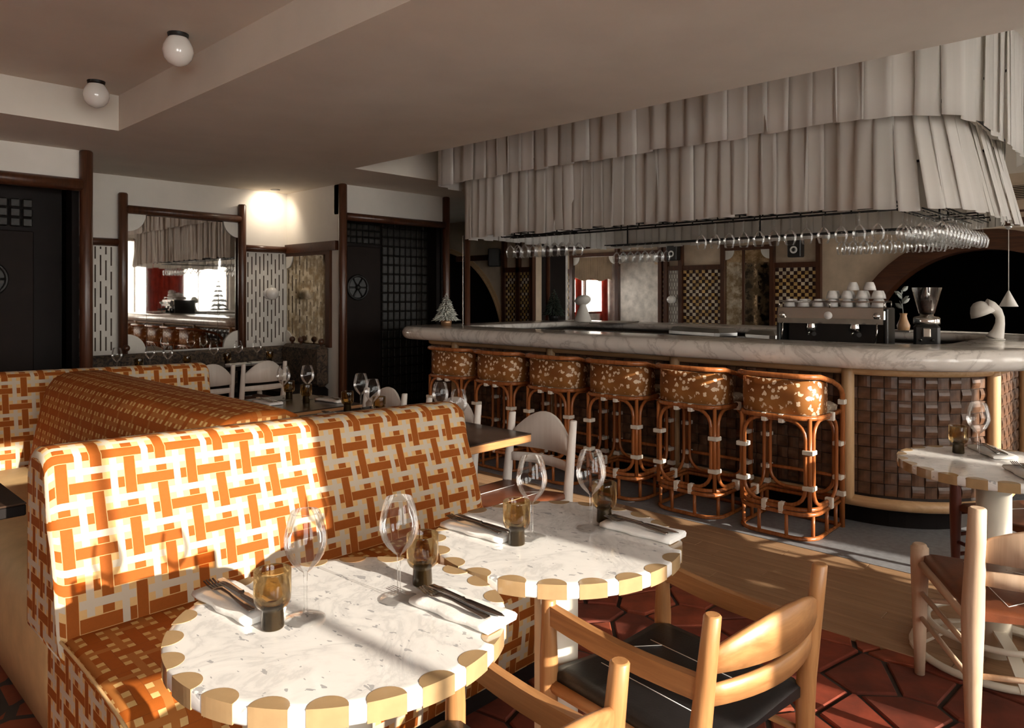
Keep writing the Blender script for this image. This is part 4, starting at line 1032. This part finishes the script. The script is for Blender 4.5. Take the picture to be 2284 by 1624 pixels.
# ------------------------------------------------------------------ things on the bar
ZC = 1.08
def fir(label, x, y, z, h, mat, pot, name='potted_fir', r0=.42, n_tier=9, seed=1, full=1.0):
    t = thing(name, label, 'plant', (x, y, z)); rr = random.Random(seed)
    ph = h*.22; b = MB(); b.lathe([(h*.15, 0), (h*.19, ph), (h*.17, ph), (h*.15, ph*.8)], 18); b.build('pot', M[pot], t)
    MB().tube([(0, 0, ph*.7), (0, 0, h*.97)], [.012*h/.3, .003], 6).build('trunk', M['dark_wood'], t)
    b = MB()
    for k in range(n_tier):
        q = k/(n_tier-1); zc = ph*1.05+(h-ph*1.1)*q; L = h*r0*(1-q)**.85+.012; nb = max(3, int((11*(1-q)+4)*full))
        for j in range(nb):
            a = 2*PI*(j+rr.random()*.6)/nb+k; Lj = L*rr.uniform(.75, 1.1); c, s = math.cos(a), math.sin(a)
            tip = (c*Lj, s*Lj, zc-Lj*.16+rr.uniform(-.01, .01)); midp = (c*Lj*.5, s*Lj*.5, zc+Lj*.02); wd = h*.05*(1-.4*q)
            rings = []
            for (px, py, pz), w in (((c*.004, s*.004, zc), wd*.4), (midp, wd), ((c*Lj*.8, s*Lj*.8, zc-Lj*.08), wd*.8), (tip, wd*.12)):
                rings.append([(px-s*w, py+c*w, pz), (px, py, pz+w*.7), (px+s*w, py-c*w, pz), (px, py, pz-w*.5)])
            b.loft(rings, True, True, 0, True)
    o = b.build('foliage', M[mat], t); return t
fir('little frosted fir tree in a copper pot on the left end of the bar', 4.62, 5.26, ZC, .31, 'snow_needles', 'pot_copper', r0=.40, n_tier=14, seed=2, full=1.4)
fir('small dark green fir tree on the back counter of the bar', 6.42, 5.42, ZC, .36, 'dark_needles', 'black_plastic', r0=.36, n_tier=14, seed=4, full=1.4)
def snoopy_lamp(label, x, y, rz):   # cone foot with a tilted dome head
    t = thing('table_lamp', label, 'lamp', (x, y, ZC), rz)
    MB().lathe([(.10, 0), (.10, .006), (.045, .16), (.03, .20)], 24).build('foot', M['lamp_white'], t)
    b = MB(); b.ball((0, 0, 0), .09, 20, 12, 0, (1.15, 1, .62)); b.map(lambda X, Y, Z: (X+.0, Y, Z+.24+X*.25)); b.build('head', M['lamp_white'], t)
snoopy_lamp('white lamp with dome head on a cone foot, on the back counter', 6.45, 5.02, math.radians(-120))
# swan-necked white lamp
t = thing('table_lamp', 'white curved swan-neck lamp on the right end of the bar', 'lamp', (5.72, .98, ZC+.0006), math.radians(115))
b = MB(); path = [(0, 0, .008), (-.004, 0, .02), (-.02, 0, .06), (-.03, 0, .11), (-.03, 0, .15), (-.015, 0, .19), (.015, 0, .215), (.05, 0, .22)]
rad = [.055, .050, .036, .028, .026, .030, .040, .055]
b.tube(path, rad, 16); b.build('neck', M['lamp_white'], t)
b = MB(); b.lathe([(.001, .085), (.03, .08), (.055, .06), (.075, .02), (.085, -.02), (.080, -.02), (.07, .02), (.05, .055), (.001, .075)], 24, caps=False)
b.map(lambda X, Y, Z: (.075+X*.80+Z*.35-.0, Y, .185+Z*.80-X*.35)); b.build('shade', M['lamp_white'], t)
b = MB(); b.lathe([(.06, 0), (.06, .006), (.052, .01)], 24); b.build('foot', M['lamp_white'], t)

# espresso machine
ex = thing('espresso_machine', 'chrome espresso machine with stacked cups on top behind the marble counter', 'espresso machine', (5.10, 1.80, .935), math.radians(9))
def P(nm, b, mat, par=None): return b.build(nm, M[mat], par or ex)
P('body', MB().bbox(-.16, .20, -.33, .33, .265, .36, .02), 'steel')
P('back_panel', MB().bbox(.02, .20, -.31, .31, .05, .265, .01), 'black_plastic')
b = MB(); b.loft([[(-.20, y, .255), (-.16, y, .255), (-.16, y, .355), (-.185, y, .36), (-.21, y, .29)] for y in (-.325, .325)], True, True, 0, False); P('fascia', b, 'steel')
P('drip_tray', MB().bbox(-.20, .12, -.32, .32, .03, .075, .01), 'steel_brushed')
P('base', MB().bbox(-.17, .19, -.32, .32, -.015, .032, .006), 'black_plastic')
for s in (-1, 1): P('side_panel', MB().bbox(-.14, .19, s*.335-.012, s*.335+.012, .04, .36, .008), 'black_plastic')
for y in (-.15, .12):
    g = P('group_head', MB().lathe([(.036, .205), (.036, .23), (.030, .26), (.030, .27)], 18, (-.13, y, 0)), 'steel')
    hd = MB(); hd.tube([(-.165, y, .213), (-.22, y-.02, .205), (-.29, y-.05, .19)], [.010, .012, .015], 8); hd.build('portafilter_handle', M['black_plastic'], g)
    sp_ = MB(); sp_.tube([(-.13, y+.012, .205), (-.13, y+.02, .175)], .007, 6); sp_.tube([(-.13, y-.012, .205), (-.13, y-.02, .175)], .007, 6); sp_.build('spout', M['steel'], g)
for y in (-.29, .29):
    k_ = P('steam_knob', MB().ball((-.215, y, .31), .022, 12, 8), 'steel')
    w_ = MB(); w_.tube([(-.20, y, .26), (-.21, y, .2), (-.19, y+.015, .10)], .005, 6); w_.build('steam_wand', M['steel'], ex)
b = MB(); b.lathe([(.026, 0), (.026, .006), (.001, .008)], 18); b.map(lambda X, Y, Z: (-.205-Z, Y, .31+X)); P('gauge', b, 'ceramic_white')
b = MB(); b.tube([(-.155, -.325, .40), (.19, -.325, .40), (.19, .325, .40), (-.155, .325, .40)], .005, 6, closed=True)
for (x, y) in ((-.155, -.325), (.19, -.325), (.19, .325), (-.155, .325), (-.155, 0)): b.tube([(x, y, .36), (x, y, .40)], .004, 6)
P('cup_rail', b, 'steel')
cu = MB(); cu.lathe([(.020, 0), (.024, .003), (.034, .028), (.0395, .054), (.0375, .054), (.032, .028), (.018, .006)], 18, caps=False); cum = cu.mesh('bowl', M['ceramic_white'])
hh = MB(); hh.tube([(.034, 0, .046), (.052, 0, .046), (.058, 0, .032), (.050, 0, .018), (.029, 0, .018)], .0035, 6); hhm = hh.mesh('handle', M['ceramic_white'])
rr = random.Random(9); ca, sa = math.cos(math.radians(9)), math.sin(math.radians(9)); CP = []
for i in range(7):
    for j in range(2): CP.append((-.075+.108*j, -.276+.092*i, .362, 0))
for i in range(4):
    for j in range(2): CP.append((-.075+.108*j, -.276+.092*i, .418, 1))
for i in range(2): CP.append((-.075, -.23+.10*i, .474, 2))
lay = ('bottom', 'second'); seen = {}
for k, (x, y, z, l) in enumerate(CP):
    col_ = round((.276-y)/.092); row = 'front' if x < 0 else 'back'
    n_ = ordn[[q for q in sorted(set(c_[1] for c_ in CP if c_[3] == l), reverse=True)].index(y)]
    lab = 'white upside-down coffee cup, %s from the left in the %s %s row on the machine' % (n_, lay[l], row) if l < 2 else 'white upside-down coffee cup on top of the pile, %s one' % ('right' if y < -.2 else 'left')
    c = thing('coffee_cup', lab, 'cup', (5.10+x*ca-y*sa, 1.80+x*sa+y*ca, .935+z+.056), rr.uniform(-.35, .35)+math.radians(9), 'cups on the espresso machine'); c.rotation_euler[0] = PI
    link('bowl', cum, c); link('handle', hhm, c)
# grinder
gr = thing('coffee_grinder', 'black coffee grinder with clear bean hopper on the bar', 'grinder', (5.24, 1.27, .92), math.radians(14))
P('body', MB().bbox(-.085, .10, -.075, .075, .0, .27, .018), 'black_plastic', gr)
P('collar', MB().lathe([(.074, .27), (.078, .275), (.078, .31), (.07, .318), (.04, .325), (.04, .34)], 26), 'steel', gr)
b = MB(); b.lathe([(.045, .34), (.05, .36), (.085, .50), (.086, .508), (.083, .508), (.048, .36)], 8, caps=False, smooth=False); P('hopper', b, 'glass_clear', gr)
P('coffee_beans', MB().lathe([(.042, .345), (.047, .365), (.06, .425), (.001, .43)], 14), 'coffee_bean', gr)
for s_ in (-1, 1): P('holder_prong', MB().tube([(-.08, s_*.03, .18), (-.13, s_*.035, .17)], .008, 6), 'steel', gr)
P('spout', MB().bbox(-.125, -.085, -.022, .022, .19, .25, .006), 'steel', gr)
P('grounds_cup', MB().lathe([(.030, .03), (.034, .034), (.036, .10), (.033, .10), (.031, .035)], 16, (-.125, 0, 0)), 'steel', gr)
# marble-topped service stations and tray
for lab, x, y, rz, w in (('long rounded brushed steel ice bin lid inside the bar', 5.56, 3.05, -.3, .30), ('short rounded brushed steel bin lid left of the espresso machine', 5.50, 2.44, -.3, .15)):
    o = thing('steel_bin', lab, 'bin', (x, y, .0), rz); P('lid', MB().bbox(-.13, .13, -w, w, 1.01, 1.105, .035), 'steel_brushed', o); P('bin_body', MB().bbox(-.11, .11, -w+.03, w-.03, .0, 1.01, .01), 'black_metal', o)
o = thing('leaf_vase', 'small clay jug with a grey leafy sprig right of the espresso machine', 'vase', (6.48, 1.74, ZC+.0005))
P('jug', MB().lathe([(.03, .0), (.045, .02), (.05, .05), (.03, .10), (.024, .13), (.03, .15), (.026, .15), (.02, .13)], 18), 'clay_cup', o)
P('stand', MB().bbox(-.09, .09, -.07, .07, -.0, .012, .003), 'steel_brushed', o)
b = MB(); b.tube([(0, 0, .12), (.005, .01, .22), (-.005, .015, .34)], .003, 5)
P('stem', b, 'leaf_grey', o)
lf = MB(); lf.loft([[(0, -w, y), (.004, 0, y), (0, w, y), (-.002, 0, y)] for y, w in ((0, .002), (.02, .016), (.045, .018), (.07, .002))], True, True, 0, True); lm = lf.mesh('leaf', M['leaf_grey'])
for k in range(8):
    q = link('leaf', lm, o, (0, .01, .19+.02*k), k*2.2); q.rotation_euler = (.9*(1 if k % 2 else -1), .3, k*1.9)
tag(MB().bbox(-.30, .30, -.16, .16, 0, .012, .004).build('menu_tray', M['steel_brushed'], None, (6.40, 4.55, ZC+.0005), 0.2), 'flat steel tray lying on the back counter of the bar', 'tray')
# ------------------------------------------------------------------ lamps
def globe(label, x, y, z):
    t = thing('ceiling_globe', label, 'lamp', (x, y, z), 0, 'opal ceiling globes')
    MB().lathe([(.048, -.022), (.052, -.002), (.052, 0)], 20).build('ceiling_mount', M['black_metal'], t)
    b = MB(); b.lathe([(.046, -.02), (.060, -.038), (.074, -.07), (.076, -.095), (.066, -.13), (.044, -.155), (.015, -.168), (.001, -.17)], 26, caps=False); b.build('globe', M['opal_glass'], t)
globe('opal glass ceiling globe nearer the camera', 1.53, 3.85, 2.74); globe('opal glass ceiling globe farther away, above the left booth', 1.51, 5.08, 2.74)
def sconce(label, x, y, z, rz, s=1):
    t = thing('wall_sconce', label, 'lamp', (x, y, z), rz)     # local -y points into the room
    b = MB(); b.lathe([(.055*s, 0), (.06*s, .012*s), (.06*s, .05*s), (.05*s, .055*s)], 20); b.map(lambda X, Y, Z: (X, -Z, Y)); b.build('cup', M['ceramic_white'], t)
    MB().ball((0, -.10*s, 0), .068*s, 18, 12).build('globe', M['opal_glass'], t)
sconce('white globe sconce on the slotted panel beside the big mirror', 3.86, 7.318, 1.395, 0)
sconce('small globe sconce on the narrow slotted panel behind the bar', 10.975, 6.56, 1.30, -PI/2)
def speaker(label, x, y, z, rz):
    t = thing('wall_speaker', label, 'speaker', (x, y, z), rz)
    MB().bbox(-.10, .10, -.16, 0, -.13, .13, .012).build('cabinet', M['black_plastic'], t)
    b = MB(); b.lathe([(.052, 0), (.056, .006), (.048, .010), (.03, .004), (.012, .008), (.001, .01)], 22); b.map(lambda X, Y, Z: (X, -.16-Z, Y-.02)); b.build('cone', M['ceramic_white'], t)
    b = MB(); b.lathe([(.03, 0), (.001, .012)], 16); b.map(lambda X, Y, Z: (X, -.1695-Z*.6, Y-.02)); b.build('dust_cap', M['black_plastic'], t)
speaker('black wall speaker with pale cone above the right checkered panel', 10.95, 4.40, 2.08, -PI/2)
speaker('black wall speaker with pale cone above the narrow slotted panel', 10.95, 6.50, 2.10, -PI/2)
speaker('black wall speaker turned sideways on the near arch wall', 7.44, 7.30, 1.92, -PI/2-.9)
pc = thing('cone_pendant', 'small pale cone pendant lamp hanging on a thin cord at the far right', 'lamp', (8.2, 1.295, 0))
MB().lathe([(.075, 1.27), (.078, 1.272), (.012, 1.41), (.008, 1.42)], 22, caps=False).build('shade', M['lamp_white'], pc)
MB().tube([(0, 0, 1.415), (0, 0, 2.04)], .004, 6).build('cord', M['lamp_white'], pc)
MB().lathe([(.01, 2.0), (.03, 2.02), (.03, 2.04)], 14).build('canopy', M['steel_brushed'], pc)
# recessed downlights that wash the niche walls
def downlight(label, x, y, z, tx, ty, tz, power, size=65, col=(1, .86, .68)):
    t = thing('downlight', label, 'lamp', (x, y, z))
    MB().lathe([(.045, -.004), (.05, -.004), (.05, 0), (.04, 0)], 20).build('rim', M['black_metal'], t)
    ld = bpy.data.lights.new('downlight_beam', 'SPOT'); lo_ = bpy.data.objects.new('downlight_beam', ld); COL.objects.link(lo_)
    ld.energy = power; ld.spot_size = math.radians(size); ld.spot_blend = 1.0; ld.color = col; ld.shadow_soft_size = .03
    lo_.location = (x, y, z-.02); lo_.rotation_euler = Vector((tx-x, ty-y, tz-z+.02)).to_track_quat('-Z', 'Y').to_euler()
downlight('recessed downlight washing the wall right of the big mirror', 3.84, 7.12, 2.5, 3.86, 7.33, 2.2, 13, 150)
# fir tree standing at the tall window, seen in the mirrors and as dappled shade
t = fir('tall fir tree standing before the window wall', 3.68, -1.72, 0, 2.05, 'dark_needles', 'pot_copper', 'window_fir', .24, 11, seed=8, full=.5)
fir('bushy fir tree before the widest tall window', 7.35, -1.6, 0, 1.7, 'dark_needles', 'pot_copper', 'window_fir', .26, 13, seed=12)
